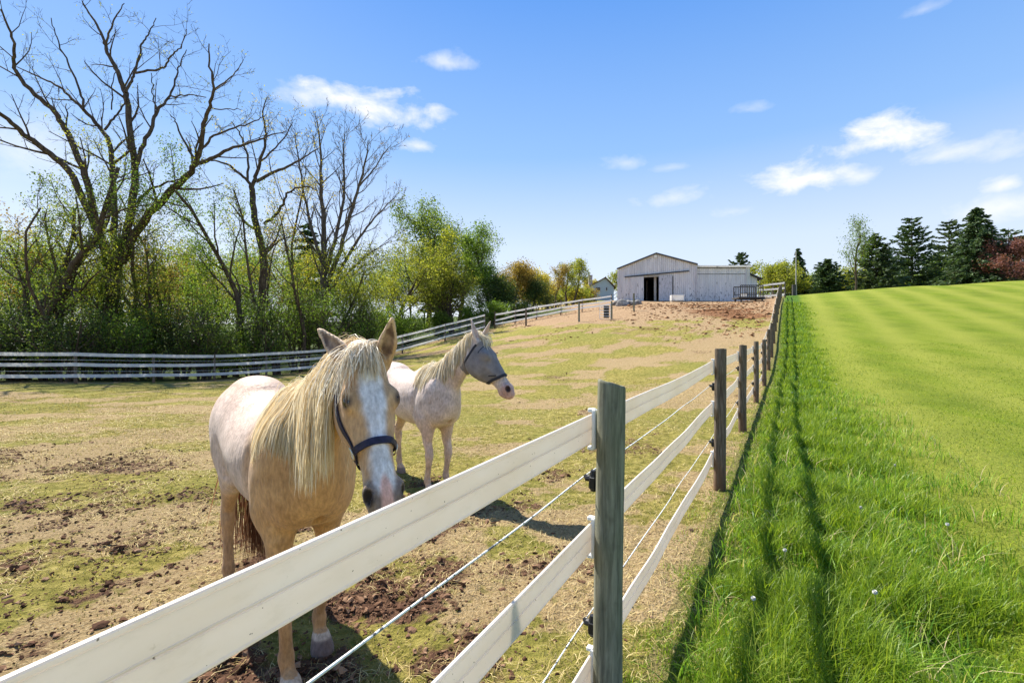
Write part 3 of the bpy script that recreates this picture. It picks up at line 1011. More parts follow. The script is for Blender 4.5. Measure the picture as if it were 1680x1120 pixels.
def along(off, zdrop, sag, seed):
    idx = np.arange(len(PT))
    X = np.interp(SS, idx, PT[:, 0]); Y = np.interp(SS, idx, PT[:, 1])
    # smooth height over posts
    Z = np.interp(SS, idx, PT[:, 2])
    f = SS - np.floor(SS)
    rr = np.random.default_rng(seed)
    sg = rr.uniform(.5, 1.3, len(PT))[np.minimum(np.floor(SS).astype(int), len(PT) - 1)]
    Z = Z - zdrop - sag * sg * 4 * f * (1 - f)
    wob = (vnoise(SS * 7, SS * 0 + seed, seed) - .5) * .012
    return np.stack([X + FR[0] * (off + wob) - FO[0], Y + FR[1] * (off + wob) - FO[1], Z - FO[2] + (vnoise(SS * 5, SS * 0, seed + 3) - .5) * .008], 1)


for k_, zt in enumerate((0.132, 0.58, 1.12)):
    P3 = along(-0.078, zt + .119, 0.012, 40 + k_)
    V, F = rail_sweep(P3, np.tile(FR, (len(P3), 1)), .119)
    mesh_np('rail', V, F, m_rail, near_f, smooth=False)
for k_, zt in enumerate((0.40, 1.0)):
    P3 = along(-0.105, zt, 0.012, 50 + k_)
    V, F = tube_np(P3, 0.0032, 6)
    mesh_np('wire', V, F, m_wire, near_f, smooth=True)


def simple_fence(name, label, XY, rails, ph, pr_, mat_p, mat_r, rail_h, side_off, between=1, rail_t=1.0, wires=()):
    o0 = np.array([XY[0][0], XY[0][1], 0])
    root = thing(name, label, 'fence', tuple(o0))
    Z = gz(XY[:, 0], XY[:, 1])
    T = np.gradient(XY, axis=0)
    T /= np.linalg.norm(T, axis=1, keepdims=True)
    R_ = np.stack([T[:, 1], -T[:, 0]], 1)
    mesh = None
    for i in range(len(XY)):
        if mesh is None:
            V, F = post_mesh(pr_, ph, fr, 10, .004)
            o = mesh_np('post', V, F, mat_p, root)
            mesh = o
        else:
            o = mesh.copy(); COL.objects.link(o); o.parent = root
        o.location = (XY[i, 0] - o0[0], XY[i, 1] - o0[1], Z[i] + fr.normal(0, .02))
        o.rotation_euler = (fr.normal(0, .012), fr.normal(0, .012), fr.uniform(0, 6))
    s = np.concatenate([np.linspace(i, i + 1, 9)[:-1] for i in range(len(XY) - 1)] + [[len(XY) - 1]])
    idx = np.arange(len(XY))
    for zt in rails:
        rz_ = fr.normal(0, .03, len(XY)) * (.3 if wires else 1)
        f = s - np.floor(s)
        P3 = np.stack([np.interp(s, idx, XY[:, 0] + R_[:, 0] * side_off) - o0[0], np.interp(s, idx, XY[:, 1] + R_[:, 1] * side_off) - o0[1], np.interp(s, idx, Z + rz_) + zt - .02 * 4 * f * (1 - f)], 1)
        N2 = np.stack([np.interp(s, idx, R_[:, 0]), np.interp(s, idx, R_[:, 1])], 1)
        V, F = rail_sweep(P3, N2, rail_h, rail_t)
        mesh_np('rail', V, F, mat_r, root)
    for zt in wires:
        P3 = np.stack([np.interp(s, idx, XY[:, 0] + R_[:, 0] * side_off) - o0[0], np.interp(s, idx, XY[:, 1] + R_[:, 1] * side_off) - o0[1], np.interp(s, idx, Z) + zt], 1)
        V, F = tube_np(P3, .006, 4)
        mesh_np('wire', V, F, m_wire, root)
    return root


simple_fence('rail_fence', 'long three-rail white fence running along the edge of the woods on the left', LEFT_XY, (0.28, 0.78, 1.24), 1.42, .06, m_postd, m_rail2, .15, .07, wires=(0.55, 1.05))
simple_fence('rail_fence', 'pale weathered rail fence climbing from the far paddock corner to the barn', BACK_XY[1:], (0.25, 0.62, 1.05), 1.35, .055, m_postd, m_rail2, .15, .07, rail_t=2.0)

# ------------------------------------------------------------------ barn
m_side, nt = new_mat("flaking white metal siding")
g = N(nt, 'ShaderNodeNewGeometry')
P = g.outputs['Position']
n1 = noise(nt, mapping(nt, P, (3, 3, .35)), 1.2, 5, .6)
sc_ = N(nt, 'ShaderNodeSeparateXYZ'); L(nt, P, sc_.inputs[0])
base = ramp(nt, n1, [(0.3, (0.58, 0.55, 0.56)), (0.55, (0.74, 0.71, 0.72)), (0.75, (0.82, 0.79, 0.79))])
wear = noise(nt, mapping(nt, P, (1.6, 1.6, .7)), 3.2, 6, .68)
low = math_n(nt, 'MULTIPLY', math_n(nt, 'SUBTRACT', 9.2, sc_.outputs[2]), 0.045, clamp=True)
wf = ramp(nt, math_n(nt, 'ADD', wear, low), [(0.655, (0, 0, 0)), (0.72, (0.9, 0.9, 0.9))])
col = mix_c(nt, wf, base, (0.13, 0.125, 0.13))
bl_ = noise(nt, mapping(nt, P, (1, 1, .5)), .5, 3, .5)
col = mix_c(nt, ramp(nt, bl_, [(0.45, (0, 0, 0)), (0.7, (.5, .5, .5))]), col, (0.60, 0.62, 0.64))
wv = N(nt, 'ShaderNodeTexWave', wave_type='BANDS', bands_direction='X', wave_profile='SIN')
wv.inputs['Scale'].default_value = 1.55
wv.inputs['Distortion'].default_value = 0.0
L(nt, P, wv.inputs['Vector'])
rib = ramp(nt, wv.outputs[0], [(0.0, (0, 0, 0)), (0.12, (1, 1, 1)), (1, (1, 1, 1))])
principled(nt, col, 0.6, rib, 1.0, 0.04, spec=0.3)
m_dark, nt = new_mat("dark roof trim")
principled(nt, (0.045, 0.045, 0.05), 0.6, spec=0.3)
m_roof, nt = new_mat("grey metal roof")
principled(nt, (0.4, 0.41, 0.43), 0.45, spec=0.4)
m_int, nt = new_mat("barn inside boards")
principled(nt, ramp(nt, noise(nt, mapping(nt, N(nt, 'ShaderNodeNewGeometry').outputs['Position'], (4, 4, .4)), 2, 4, .6), [(0.3, (0.05, 0.04, 0.035)), (0.7, (0.12, 0.10, 0.08))]), 0.9)
m_board, nt = new_mat("pale worn board")
principled(nt, ramp(nt, noise(nt, mapping(nt, N(nt, 'ShaderNodeNewGeometry').outputs['Position'], (6, 6, .5)), 3, 5, .6), [(0.3, (0.28, 0.25, 0.22)), (0.7, (0.5, 0.48, 0.44))]), 0.85)
m_door, nt = new_mat("peeling barn door")
g = N(nt, 'ShaderNodeNewGeometry'); P = g.outputs['Position']
w1 = noise(nt, mapping(nt, P, (2.2, 2.2, .8)), 3.5, 6, .7)
principled(nt, ramp(nt, w1, [(0.34, (0.13, 0.13, 0.135)), (0.40, (0.42, 0.42, 0.45)), (0.62, (0.58, 0.57, 0.62))]), 0.65, noise(nt, mapping(nt, P, (6, 6, .1)), 2, 2), .4, .02)

KB = 55.0 / FPX


def bx(px, D=55.0):
    return (px - 840) / FPX * D


def bz(py, D=55.0):
    return EYE - (py - 560) / FPX * D


YB = 54.6
BL = 17.0
# the barn front runs from its far left corner to its nearer right corner
BLC = np.array([(1014 - 840) / FPX * 57.5, 57.5])
BRC = np.array([(1143 - 840) / FPX * 54.3, 54.3])
BDIR = (BRC - BLC) / np.linalg.norm(BRC - BLC)
bx_flat, bz_flat = bx, bz


def bx(px, D=None):
    if D is not None:
        return bx_flat(px, D)
    k = (px - 840) / FPX
    return (k * BLC[1] - BLC[0]) / (BDIR[0] - k * BDIR[1])


def bz(py, D=None, px=1077):
    return bz_flat(py, D if D is not None else BLC[1] + BDIR[1] * bx(px))


x0, x1, xm = bx(1014), bx(1143), bx(1077)
zb = bz(496.5)
ze0, ze1, zp = bz(441, px=1014), bz(433.5, px=1143), bz(416)
zd_top, zd_bot = bz(454), bz(494)
xo0, xo1 = bx(1056), bx(1081)
barn = thing('barn', 'large white weathered barn with sliding doors at the top of the paddock', 'barn', (BLC[0] + BDIR[0] * xm, BLC[1] + BDIR[1] * xm, zb), math.atan2(BDIR[1], BDIR[0]))
OB = np.array([xm, YB, zb])


def bpoly(mb, pts, depth):
    """convex prism: front polygon (x,z) at y, extruded back by depth"""
    pts = [np.array(p, float) for p in pts]
    n_ = len(pts)
    V = np.array([[p[0], 0, p[1]] for p in pts] + [[p[0], depth, p[1]] for p in pts])
    F3 = [[0, i, i + 1] for i in range(1, n_ - 1)] + [[n_, n_ + i + 1, n_ + i] for i in range(1, n_ - 1)]
    F4 = [[i, n_ + i, n_ + (i + 1) % n_, (i + 1) % n_] for i in range(n_)]
    mb.add(V, [np.array(F3), np.array(F4)])


def zroof(x):
    return ze0 + (zp - ze0) * (x - x0) / (xm - x0) if x < xm else ze1 + (zp - ze1) * (x1 - x) / (x1 - xm)


def shiftV(mb, d):
    mb.V = [v + np.array(d) for v in mb.V]


w = MB()
t = 0.12
bpoly(w, [(x0, zb), (xo0, zb), (xo0, zroof(xo0)), (x0, ze0)], t)
bpoly(w, [(xo0, zd_top), (xo1, zd_top), (xo1, zroof(xo1)), (xm, zp), (xo0, zroof(xo0))], t)
bpoly(w, [(xo1, zb), (x1, zb), (x1, ze1), (xo1, zroof(xo1))], t)
w.box((x0 + .06, BL / 2 + t, (zb + ze0) / 2), (t, BL, ze0 - zb))
w.box((x1 - .06, BL / 2 + t, (zb + ze1) / 2), (t, BL, ze1 - zb))
bk = MB()
bpoly(bk, [(x0, zb), (x1, zb), (x1, ze1), (xm, zp), (x0, ze0)], t)
shiftV(bk, (0, BL + t, 0))
w.V += bk.V; w.F3 += [f + w.n for f in bk.F3]; w.F4 += [f + w.n for f in bk.F4]; w.n += bk.n
shiftV(w, (-xm, 0, -zb))
w.build('wall', m_side, barn)
rf = MB()
for (xa, za, xb, zb_) in ((x0 - .12, ze0 - .04, xm, zp), (xm, zp, x1 + .12, ze1 - .04)):
    V = np.array([[xa, -.18, za + .02], [xb, -.18, zb_ + .02], [xb, BL + .4, zb_ + .02], [xa, BL + .4, za + .02], [xa, -.18, za + .12], [xb, -.18, zb_ + .12], [xb, BL + .4, zb_ + .12], [xa, BL + .4, za + .12]])
    rf.add(V - np.array([xm, 0, zb]), [np.array([[0, 1, 2, 3], [4, 7, 6, 5], [0, 4, 5, 1], [1, 5, 6, 2], [2, 6, 7, 3], [3, 7, 4, 0]])])
rfo = rf.build('roof', m_roof, barn)
tr = MB()
for (xa, za, xb, zb_) in ((x0 - .14, ze0 - .05, xm, zp), (xm, zp, x1 + .10, ze1 - .05)):
    V = np.array([[xa, -.215, za - .06], [xb, -.215, zb_ - .06], [xb, -.185, zb_ - .06], [xa, -.185, za - .06], [xa, -.215, za + .07], [xb, -.215, zb_ + .07], [xb, -.185, zb_ + .07], [xa, -.185, za + .07]])
    tr.add(V - np.array([xm, 0, zb]), [np.array([[0, 3, 2, 1], [4, 5, 6, 7], [0, 1, 5, 4], [1, 2, 6, 5], [2, 3, 7, 6], [3, 0, 4, 7]])])
tr.build('trim', m_dark, rfo)
# gutter corner at left eave
q = MB(); q.box((x0 - xm - .02, -.06, (ze0 - zb) / 2 - .1), (.10, .10, ze0 - zb - .3)); q.build('corner_board', m_side, barn)
q = MB(); q.box((x1 - xm - .0, -.07, (ze1 - zb) / 2 - .1), (.09, .1, ze1 - zb - .2))
q.build('corner_board', m_side, barn)
# sliding doors
d = MB(); d.box(((bx(1034) + xo0) / 2 - xm + .0, -.09, (zd_top + .1 + zd_bot) / 2 - zb), (xo0 - bx(1034), .07, zd_top + .1 - zd_bot), 0, .01)
do = d.build('sliding_door', m_side, barn)
h_ = MB(); h_.box((xo0 - xm - .15, -.14, (zd_top + zd_bot) / 2 - zb), (.04, .03, .3)); h_.build('handle', m_dark, do)
d = MB(); d.box(((xo1 + bx(1103)) / 2 - xm, -.09, (zd_top + .1 + zd_bot) / 2 - zb), (bx(1103) - xo1, .07, zd_top + .1 - zd_bot), 0, .01)
do2 = d.build('sliding_door', m_door, barn)
do2['label'] = 'sliding door with grey peeling paint'
e_ = MB(); e_.box((bx(1104) - xm, -.075, (zd_top + zd_bot) / 2 - zb), (.07, .09, zd_top - zd_bot)); e_.build('edge_strip', m_dark, do2)
d = MB()
V0, V1 = np.array([bx(1025) - xm, -.16, bz(452) - zb]), np.array([bx(1131) - xm, -.16, bz(447.3) - zb])
d.box((V0 + V1) / 2, (V1[0] - V0[0], .10, .12), 0, 0, tilt=-math.atan2(V1[2] - V0[2], V1[0] - V0[0]))
d.build('door_track', m_dark, barn)
d = MB(); d.box(((xo0 + xo1) / 2 - xm, -.03, zd_top + .10 - zb), (xo1 - xo0, .10, .22)); d.build('header_board', m_board, barn)
d = MB(); d.box((bx(1074.5) - xm, .35, (zd_top + zd_bot) / 2 - zb), (.26, .2, zd_top - zd_bot + .1), 0, .01); d.build('inner_post', m_board, barn)
d = MB(); d.box((0, 8, .02), (x1 - x0 - .3, 15, .05)); d.box((0, 9, (zp - zb) * .58), (x1 - x0 - .3, 16, .06)); d.box((-1.2, 6, 1.4), (.06, 10, 2.6)); d.build('inside', m_int, barn)
d = MB(); d.tube([(bx(1075.5) - xm, -.02, bz(420.5) - zb), (bx(1075.5) - xm, -.2, bz(420.5) - zb - .03)], [.10, .16], 12); d.build('lamp', m_whitep, barn)

# flat-roofed shed at the barn's right
sh = thing('shed', 'flat-roofed white shed wing with stained lower wall joined to the barn', 'shed', (bx(1144, YB), YB + .25, bz(496, YB)))
sx0, sx1 = bx(1144.3, YB), bx(1232, YB)
sz0, sz1 = bz(497, YB), bz(438.5, YB)
ssz = sz1 - sz0
d = MB(); d.box(((sx1 - sx0) / 2, .06, ssz / 2), (sx1 - sx0, .12, ssz)); d.box((sx1 - sx0 - .06, 6.12, ssz / 2), (.12, 12, ssz))
d.build('wall', m_side, sh)
d = MB(); d.box(((sx1 - sx0) / 2 + .05, 5.9, ssz + .08), (sx1 - sx0 + .25, 12.4, .16)); ro = d.build('roof', m_rail2, sh)
d = MB(); d.box(((sx1 - sx0) / 2, -.035, ssz - .10), (sx1 - sx0, .05, .07)); d.tube([(bx(1178, YB) - sx0, -.08, ssz - .02), (bx(1178, YB) - sx0, -.08, ssz + .12)], .09, 8); d.build('trim', m_dark, ro)
d = MB(); d.box((sx1 - sx0 - .22, -.05, ssz / 2), (.42, .08, ssz - .1), 0, .01); d.build('corner_board', m_rail2, sh)
d = MB(); d.box(((sx1 - sx0) / 2 - .2, -.02, bz(450, YB) - sz0), (sx1 - sx0 - .6, .03, .045)); d.build('seam', m_dark, sh)
# side lean-to
ln = thing('lean_to', 'lean-to with dark edged roof sloping down at the right end of the shed', 'shed', (sx1 + .1, 58.5, bz(490, 58.5)))
DL = 58.5
lx1 = bx(1249, DL) - (sx1 + .1)
lz0, lz1 = bz(441, DL) - bz(490, DL), bz(459, DL) - bz(490, DL)
d = MB(); bpoly(d, [(0, 0), (lx1 - .5, 0), (lx1 - .5, lz1 + .25), (0, lz0 - .1)], 6); d.build('wall', m_side, ln)
d = MB()
V = np.array([[-.1, -.4, lz0], [lx1, -.4, lz1], [lx1, 6.3, lz1], [-.1, 6.3, lz0], [-.1, -.4, lz0 + .14], [lx1, -.4, lz1 + .14], [lx1, 6.3, lz1 + .14], [-.1, 6.3, lz0 + .14]])
d.add(V, [np.array([[0, 1, 2, 3], [4, 7, 6, 5], [0, 4, 5, 1], [1, 5, 6, 2], [2, 6, 7, 3], [3, 7, 4, 0]])]); d.build('roof', m_dark, ln)

# loading platform
DP = 49.0
pxa, pxb = bx(1215, DP), bx(1252, DP)
gzp = gz1((pxa + pxb) / 2, DP + .7)
ld = thing('loading_platform', 'dark raised loading platform with slatted railing before the shed', 'platform', (pxa, DP, gzp))
W_ = pxb - pxa
zdk, zrl = bz(488, DP) - gzp, bz(468, DP) - gzp
m_dw, nt = new_mat("dark weathered timber")
principled(nt, ramp(nt, noise(nt, mapping(nt, N(nt, 'ShaderNodeNewGeometry').outputs['Position'], (5, 5, 1)), 3, 4, .6), [(0.3, (0.03, 0.028, 0.028)), (0.7, (0.10, 0.095, 0.09))]), 0.85)
d = MB(); d.box((W_ / 2, .75, zdk), (W_ + .4, 1.6, .16)); d.build('deck', m_dw, ld)
for lx in (.1, W_ - .05):
    for ly in (.08, 1.4):
        d = MB(); d.box((lx, ly, zdk / 2 - .15), (.12, .12, zdk + .1)); d.build('leg', m_dw, ld)
d = MB()
for yy in (.02, 1.5):
    d.box((W_ / 2, yy, zrl), (W_, .07, .09)); d.box((W_ / 2, yy, zdk + .42), (W_, .05, .07))
    for i in range(11):
        d.box((i * W_ / 10, yy, (zdk + zrl) / 2 + .04), (.05 if i not in (0, 10) else .1, .045, zrl - zdk - .12))
d.build('railing', m_dw, ld)
d = MB(); d.box((.35, .05, zdk + .24), (.6, .03, .3)); d.build('panel', m_rail2, ld)

# corner fence beside it
CXY = np.array([[bx(1288, 50), 50.0], [bx(1268, 51.2), 51.2], [bx(1247, 52.4), 52.4]])
simple_fence('rail_fence', 'short white board fence from the corner post to the loading platform', CXY, (0.3, 0.95, 1.42), 1.6, .07, m_postd, m_rail2, .17, -.08, rail_t=2.5)

# lone posts in the paddock
lp = None
for (px, D, h, lab) in ((863, 39.6, 1.4, 'lone dark post in the paddock nearest the far fence corner'), (950, 36.0, 1.42, 'lone grey post in the paddock between the fence corner and the metal gate'),
                        (1040, 40.0, 1.45, 'lone thin post in the yard in front of the pale boulders'), (1003.5, 38.0, 1.4, 'thick post holding up the metal gate panel')):
    V, F = post_mesh(.07, h, fr, 12, .01)
    X = (px - 840) / FPX * D
    tag(mesh_np('fence_post', V, F, m_post if px > 940 else m_postd, loc=(X, D, gz1(X, D))), lab, 'post', 'lone posts in the paddock')
# metal gate
m_galv, nt = new_mat("galvanised tube")
principled(nt, (0.6, 0.61, 0.62), 0.4, spec=0.5, metal=0.3)
gx0, gx1 = (984 - 840) / FPX * 37.8, (1001.5 - 840) / FPX * 37.8
gzg = gz1((gx0 + gx1) / 2, 37.8)
gt = thing('metal_gate', 'small pale metal bar gate standing open beside the thick post', 'gate', (gx0, 37.8, gzg))
gw = gx1 - gx0
d = MB(); d.tube([(0, 0, .08), (0, 0, 1.25), (gw, 0, 1.25), (gw, 0, .08), (0, 0, .08)], .022, 8); d.build('frame', m_galv, gt)
for zz in (.28, .5, .72, .95):
    d = MB(); d.tube([(0, -.1, zz), (gw, -.1, zz)], .03, 8); d.build('bar', m_rail2, gt)
d = MB(); d.box((gw * .6, -.06, .62), (gw * .5, .05, .95), 0, .01); d.build('feed_panel', m_black, gt)

# white trough by the door
tx, ty = bx(1110.5, 53), 53.0
tr_ = thing('trough', 'white box trough standing by the right barn door', 'trough', (tx, ty, gz1(tx, ty)))
d = MB()
for (c_, s_) in (((0, -.3, .42), (1.35, .05, .62)), ((0, .3, .42), (1.35, .05, .62)), ((-.65, 0, .42), (.05, .55, .62)), ((.65, 0, .42), (.05, .55, .62)), ((0, 0, .15), (1.25, .55, .05))):
    d.box(c_, s_, 0, .008)
d.build('box', m_rail2, tr_)
for lx in (-.58, .58):
    d = MB(); d.box((lx, 0, .06), (.1, .5, .18)); d.build('leg', m_board, tr_)
d = MB(); d.box((0, -.35, .70), (1.45, .06, .06), 0, .01); d.build('rim', m_whitep, tr_)

# boulders
m_rock, nt = new_mat("pale rock")
O = N(nt, 'ShaderNodeTexCoord').outputs['Object']
principled(nt, ramp(nt, noise(nt, O, 3.5, 6, .65), [(0.3, (0.08, 0.075, 0.07)), (0.55, (0.24, 0.225, 0.205)), (0.75, (0.42, 0.4, 0.37))]), 0.9, noise(nt, O, 9, 5, .6), .6, .06)


def rock_mesh(seed, sx, sy, sz):
    import bmesh
    bm = bmesh.new()
    bmesh.ops.create_icosphere(bm, subdivisions=3, radius=1)
    rr = np.random.default_rng(seed)
    V = np.array([v.co[:] for v in bm.verts])
    F = np.array([[v.index for v in f.verts] for f in bm.faces])
    bm.free()
    for _ in range(9):
        nrm = rr.normal(size=3); nrm /= np.linalg.norm(nrm)
        dd = V @ nrm
        lim = rr.uniform(.62, .9)
        V = V - nrm[None] * np.maximum(dd - lim, 0)[:, None] * .85
    return V * np.array([sx, sy, sz]) + rr.normal(0, .008, V.shape), [F]


for i, (px, D, s, lab) in enumerate(((1013, 50, .75, 'pale rounded boulder nearest the far fence end by the barn'), (1021, 49.2, .9, 'largest pale boulder in the row left of the barn door'),
                                     (1033, 49.6, .85, 'pale boulder in the row just left of the thin post'), (1047, 50.4, .6, 'small pale boulder at the right end of the row by the barn'))):
    s *= .8
    V, F = rock_mesh(60 + i, s, s * .8, s * .8)
    X = (px - 840) / FPX * D
    tag(mesh_np('boulder', V, F, m_rock, smooth=True, loc=(X, D, gz1(X, D) + .15 * s)), lab, 'rock', 'boulders by the barn')

# house far behind
DH = 140.0
hx0, hx1 = (966 - 840) / FPX * DH, (1007 - 840) / FPX * DH
hz0 = bz(494, DH)
hs = thing('house', 'small blue grey gabled house with chimney beyond the fence left of the barn', 'house', ((hx0 + hx1) / 2, DH, hz0))
m_hw, nt = new_mat("blue grey clapboard")
O = N(nt, 'ShaderNodeTexCoord').outputs['Object']
wv = N(nt, 'ShaderNodeTexWave', wave_type='BANDS', bands_direction='Z'); wv.inputs['Scale'].default_value = 1.5; L(nt, O, wv.inputs['Vector'])
principled(nt, ramp(nt, wv.outputs[0], [(0, (0.26, 0.33, 0.37)), (0.4, (0.36, 0.44, 0.48))]), 0.8)
m_hr, nt = new_mat("brown shingle")
principled(nt, (0.09, 0.05, 0.035), 0.85)
m_glass, nt = new_mat("dark window glass")
principled(nt, (0.01, 0.016, 0.016), 0.08, spec=0.6)
hw = hx1 - hx0
zev, zpk = bz(471, DH) - hz0, bz(456, DH) - hz0
pkx = (993 - 840) / FPX * DH - (hx0 + hx1) / 2
d = MB(); bpoly(d, [(-hw / 2, -2), (hw / 2, -2), (hw / 2, zev), (pkx, zpk), (-hw / 2, zev)], 9); d.build('wall', m_hw, hs)
d = MB()
for (xa, za, xb, zb_) in ((-hw / 2 - .5, zev - .3, pkx, zpk), (pkx, zpk, hw / 2 + .5, zev - .3)):
    V = np.array([[xa, -.5, za], [xb, -.5, zb_], [xb, 9.5, zb_], [xa, 9.5, za], [xa, -.5, za + .3], [xb, -.5, zb_ + .3], [xb, 9.5, zb_ + .3], [xa, 9.5, za + .3]])
    d.add(V, [np.array([[0, 1, 2, 3], [4, 7, 6, 5], [0, 4, 5, 1], [1, 5, 6, 2], [2, 6, 7, 3], [3, 7, 4, 0]])])
hro = d.build('roof', m_hr, hs)
m_ch, nt = new_mat("pale brick chimney")
principled(nt, (0.42, 0.36, 0.36), 0.85)
d = MB(); d.box(((971 - 986) / FPX * DH, 3.2, bz(462, DH) - hz0), (1.05, .9, 4.4)); d.box(((971 - 986) / FPX * DH, 3.2, bz(453, DH) - hz0 + .6), (1.25, 1.1, .2)); d.build('chimney', m_ch, hro)
for (pxc, pyc, ww_, hh_) in ((981, 474.5, 1.5, 1.35), (995, 473.8, .55, 1.1)):
    d = MB(); d.box(((pxc - 986.5) / FPX * DH, -.06, bz(pyc, DH) - hz0), (ww_, .1, hh_)); wn = d.build('window', m_rail2, hs)
    d = MB(); d.box(((pxc - 986.5) / FPX * DH, -.13, bz(pyc, DH) - hz0), (ww_ - .16, .05, hh_ - .16)); d.build('pane', m_glass, wn)

# utility pole
X = (1306 - 840) / FPX * 56
plz = gz1(X, 56)
up = thing('utility_pole', 'thin pale utility pole in front of the narrow spruce beyond the fence corner', 'pole', (X, 56, plz))
d = MB(); d.tube([(0, 0, -.2), (0, 0, bz(412, 56) - plz)], [.075, .055], 10); d.build('pole', m_board, up)
d = MB(); d.box((-.28, -.05, .62), (.35, .25, 1.25), 0, .01); d.build('meter_box', m_dw, up)
# ------------------------------------------------------------------ trees
m_bark, nt = new_mat("dark bark")
P = N(nt, 'ShaderNodeNewGeometry').outputs['Position']
bn = noise(nt, mapping(nt, P, (3, 3, .8)), 3.0, 5, .65)
principled(nt, ramp(nt, bn, [(0.3, (0.040, 0.029, 0.021)), (0.55, (0.10, 0.074, 0.054)), (0.75, (0.17, 0.135, 0.10))]), 0.95, bn, .8, .05, spec=0.1)
m_barkg, nt = new_mat("grey bark")
P = N(nt, 'ShaderNodeNewGeometry').outputs['Position']
bn = noise(nt, mapping(nt, P, (3, 3, .8)), 3.0, 5, .65)
principled(nt, ramp(nt, bn, [(0.3, (0.06, 0.048, 0.038)), (0.55, (0.13, 0.105, 0.085)), (0.75, (0.21, 0.18, 0.15))]), 0.95, bn, .8, .05, spec=0.1)
G_YEL = leaf_mat("spring yellow green leaf", [(0, (0.08, 0.11, 0.014)), (0.4, (0.20, 0.24, 0.028)), (0.7, (0.34, 0.36, 0.05)), (1, (0.50, 0.46, 0.11))], .5, .6, True, .35)
G_MID = leaf_mat("mid green leaf", [(0, (0.035, 0.065, 0.012)), (0.4, (0.095, 0.155, 0.022)), (0.7, (0.19, 0.27, 0.038)), (1, (0.33, 0.38, 0.07))], .5, .55, True, .35)
G_BRI = leaf_mat("fresh bright green leaf", [(0, (0.05, 0.10, 0.014)), (0.4, (0.11, 0.195, 0.024)), (0.7, (0.20, 0.30, 0.045)), (1, (0.32, 0.40, 0.09))], .5, .55, True, .4)
G_DRK = leaf_mat("dark underwood leaf", [(0, (0.014, 0.028, 0.008)), (0.4, (0.04, 0.07, 0.014)), (0.75, (0.10, 0.15, 0.03)), (1, (0.20, 0.25, 0.06))], .4, .5, True, .5)
G_ORG = leaf_mat("rust and ochre young leaf", [(0, (0.12, 0.085, 0.02)), (0.4, (0.26, 0.18, 0.04)), (0.7, (0.36, 0.27, 0.06)), (1, (0.40, 0.35, 0.09))], .45, .6, True, .35)
G_GLD = leaf_mat("golden young leaf", [(0, (0.20, 0.17, 0.02)), (0.4, (0.38, 0.33, 0.04)), (0.8, (0.52, 0.44, 0.07)), (1, (0.55, 0.5, 0.15))], .5, .6, True, .35)
G_RED = leaf_mat("maroon leaf", [(0, (0.09, 0.032, 0.030)), (0.5, (0.22, 0.088, 0.075)), (1, (0.36, 0.18, 0.15))], .4, .6, True, .4)
G_CON = leaf_mat("dark conifer needle", [(0, (0.013, 0.028, 0.012)), (0.4, (0.04, 0.075, 0.028)), (0.75, (0.095, 0.15, 0.05)), (1, (0.17, 0.235, 0.08))], .22, .6, True, .6)
G_PIN = leaf_mat("grey green pine needle", [(0, (0.02, 0.035, 0.02)), (0.4, (0.05, 0.08, 0.035)), (0.75, (0.10, 0.145, 0.055)), (1, (0.18, 0.22, 0.09))], .2, .6, True, .6)


def leaf_quads(C, size, rng, aspect=0.55, dirs=None, dj=0.6):
    """rhombus leaf at every point of C"""
    n = len(C)
    size = np.broadcast_to(size, (n,)) * rng.uniform(.65, 1.35, n)
    if dirs is None:
        d = rng.normal(size=(n, 3))
    else:
        d = dirs + rng.normal(0, dj, (n, 3))
    d /= np.linalg.norm(d, axis=1, keepdims=True) + 1e-9
    s = np.cross(d, rng.normal(size=(n, 3)))
    s /= np.linalg.norm(s, axis=1, keepdims=True) + 1e-9
    nn = np.cross(d, s)
    L2 = size[:, None]
    V = np.stack([C - d * L2 * .5, C + s * L2 * aspect * .5 + nn * L2 * .06 - d * L2 * .05, C + d * L2 * .5, C - s * L2 * aspect * .5 + nn * L2 * .06 - d * L2 * .05], 1)
    return V.reshape(-1, 3), np.arange(n * 4).reshape(n, 4)


def rot_about(v, axis, ang):
    axis = axis / (np.linalg.norm(axis) + 1e-9)
    return v * math.cos(ang) + np.cross(axis, v) * math.sin(ang) + axis * np.dot(axis, v) * (1 - math.cos(ang))


def norm(v):
    return v / (np.linalg.norm(v) + 1e-9)


def branch(out, tips, p, d, length, r, level, rng, S):
    k = max(3, int(S['seg'][min(level, len(S['seg']) - 1)]))
    P = [p]
    q = p.copy()
    dd = d.copy()
    for i in range(k):
        dd = norm(dd + rng.normal(0, S['wob'], 3) + np.array([0, 0, S['up'][min(level, len(S['up']) - 1)]]))
        q = q + dd * length / k
        P.append(q.copy())
    P = np.array(P)
    R = r * (1 - (1 - S['taper']) * np.linspace(0, 1, k + 1))
    out.append((P, R, level))
    sub(out, tips, P, R, length, level, rng, S)


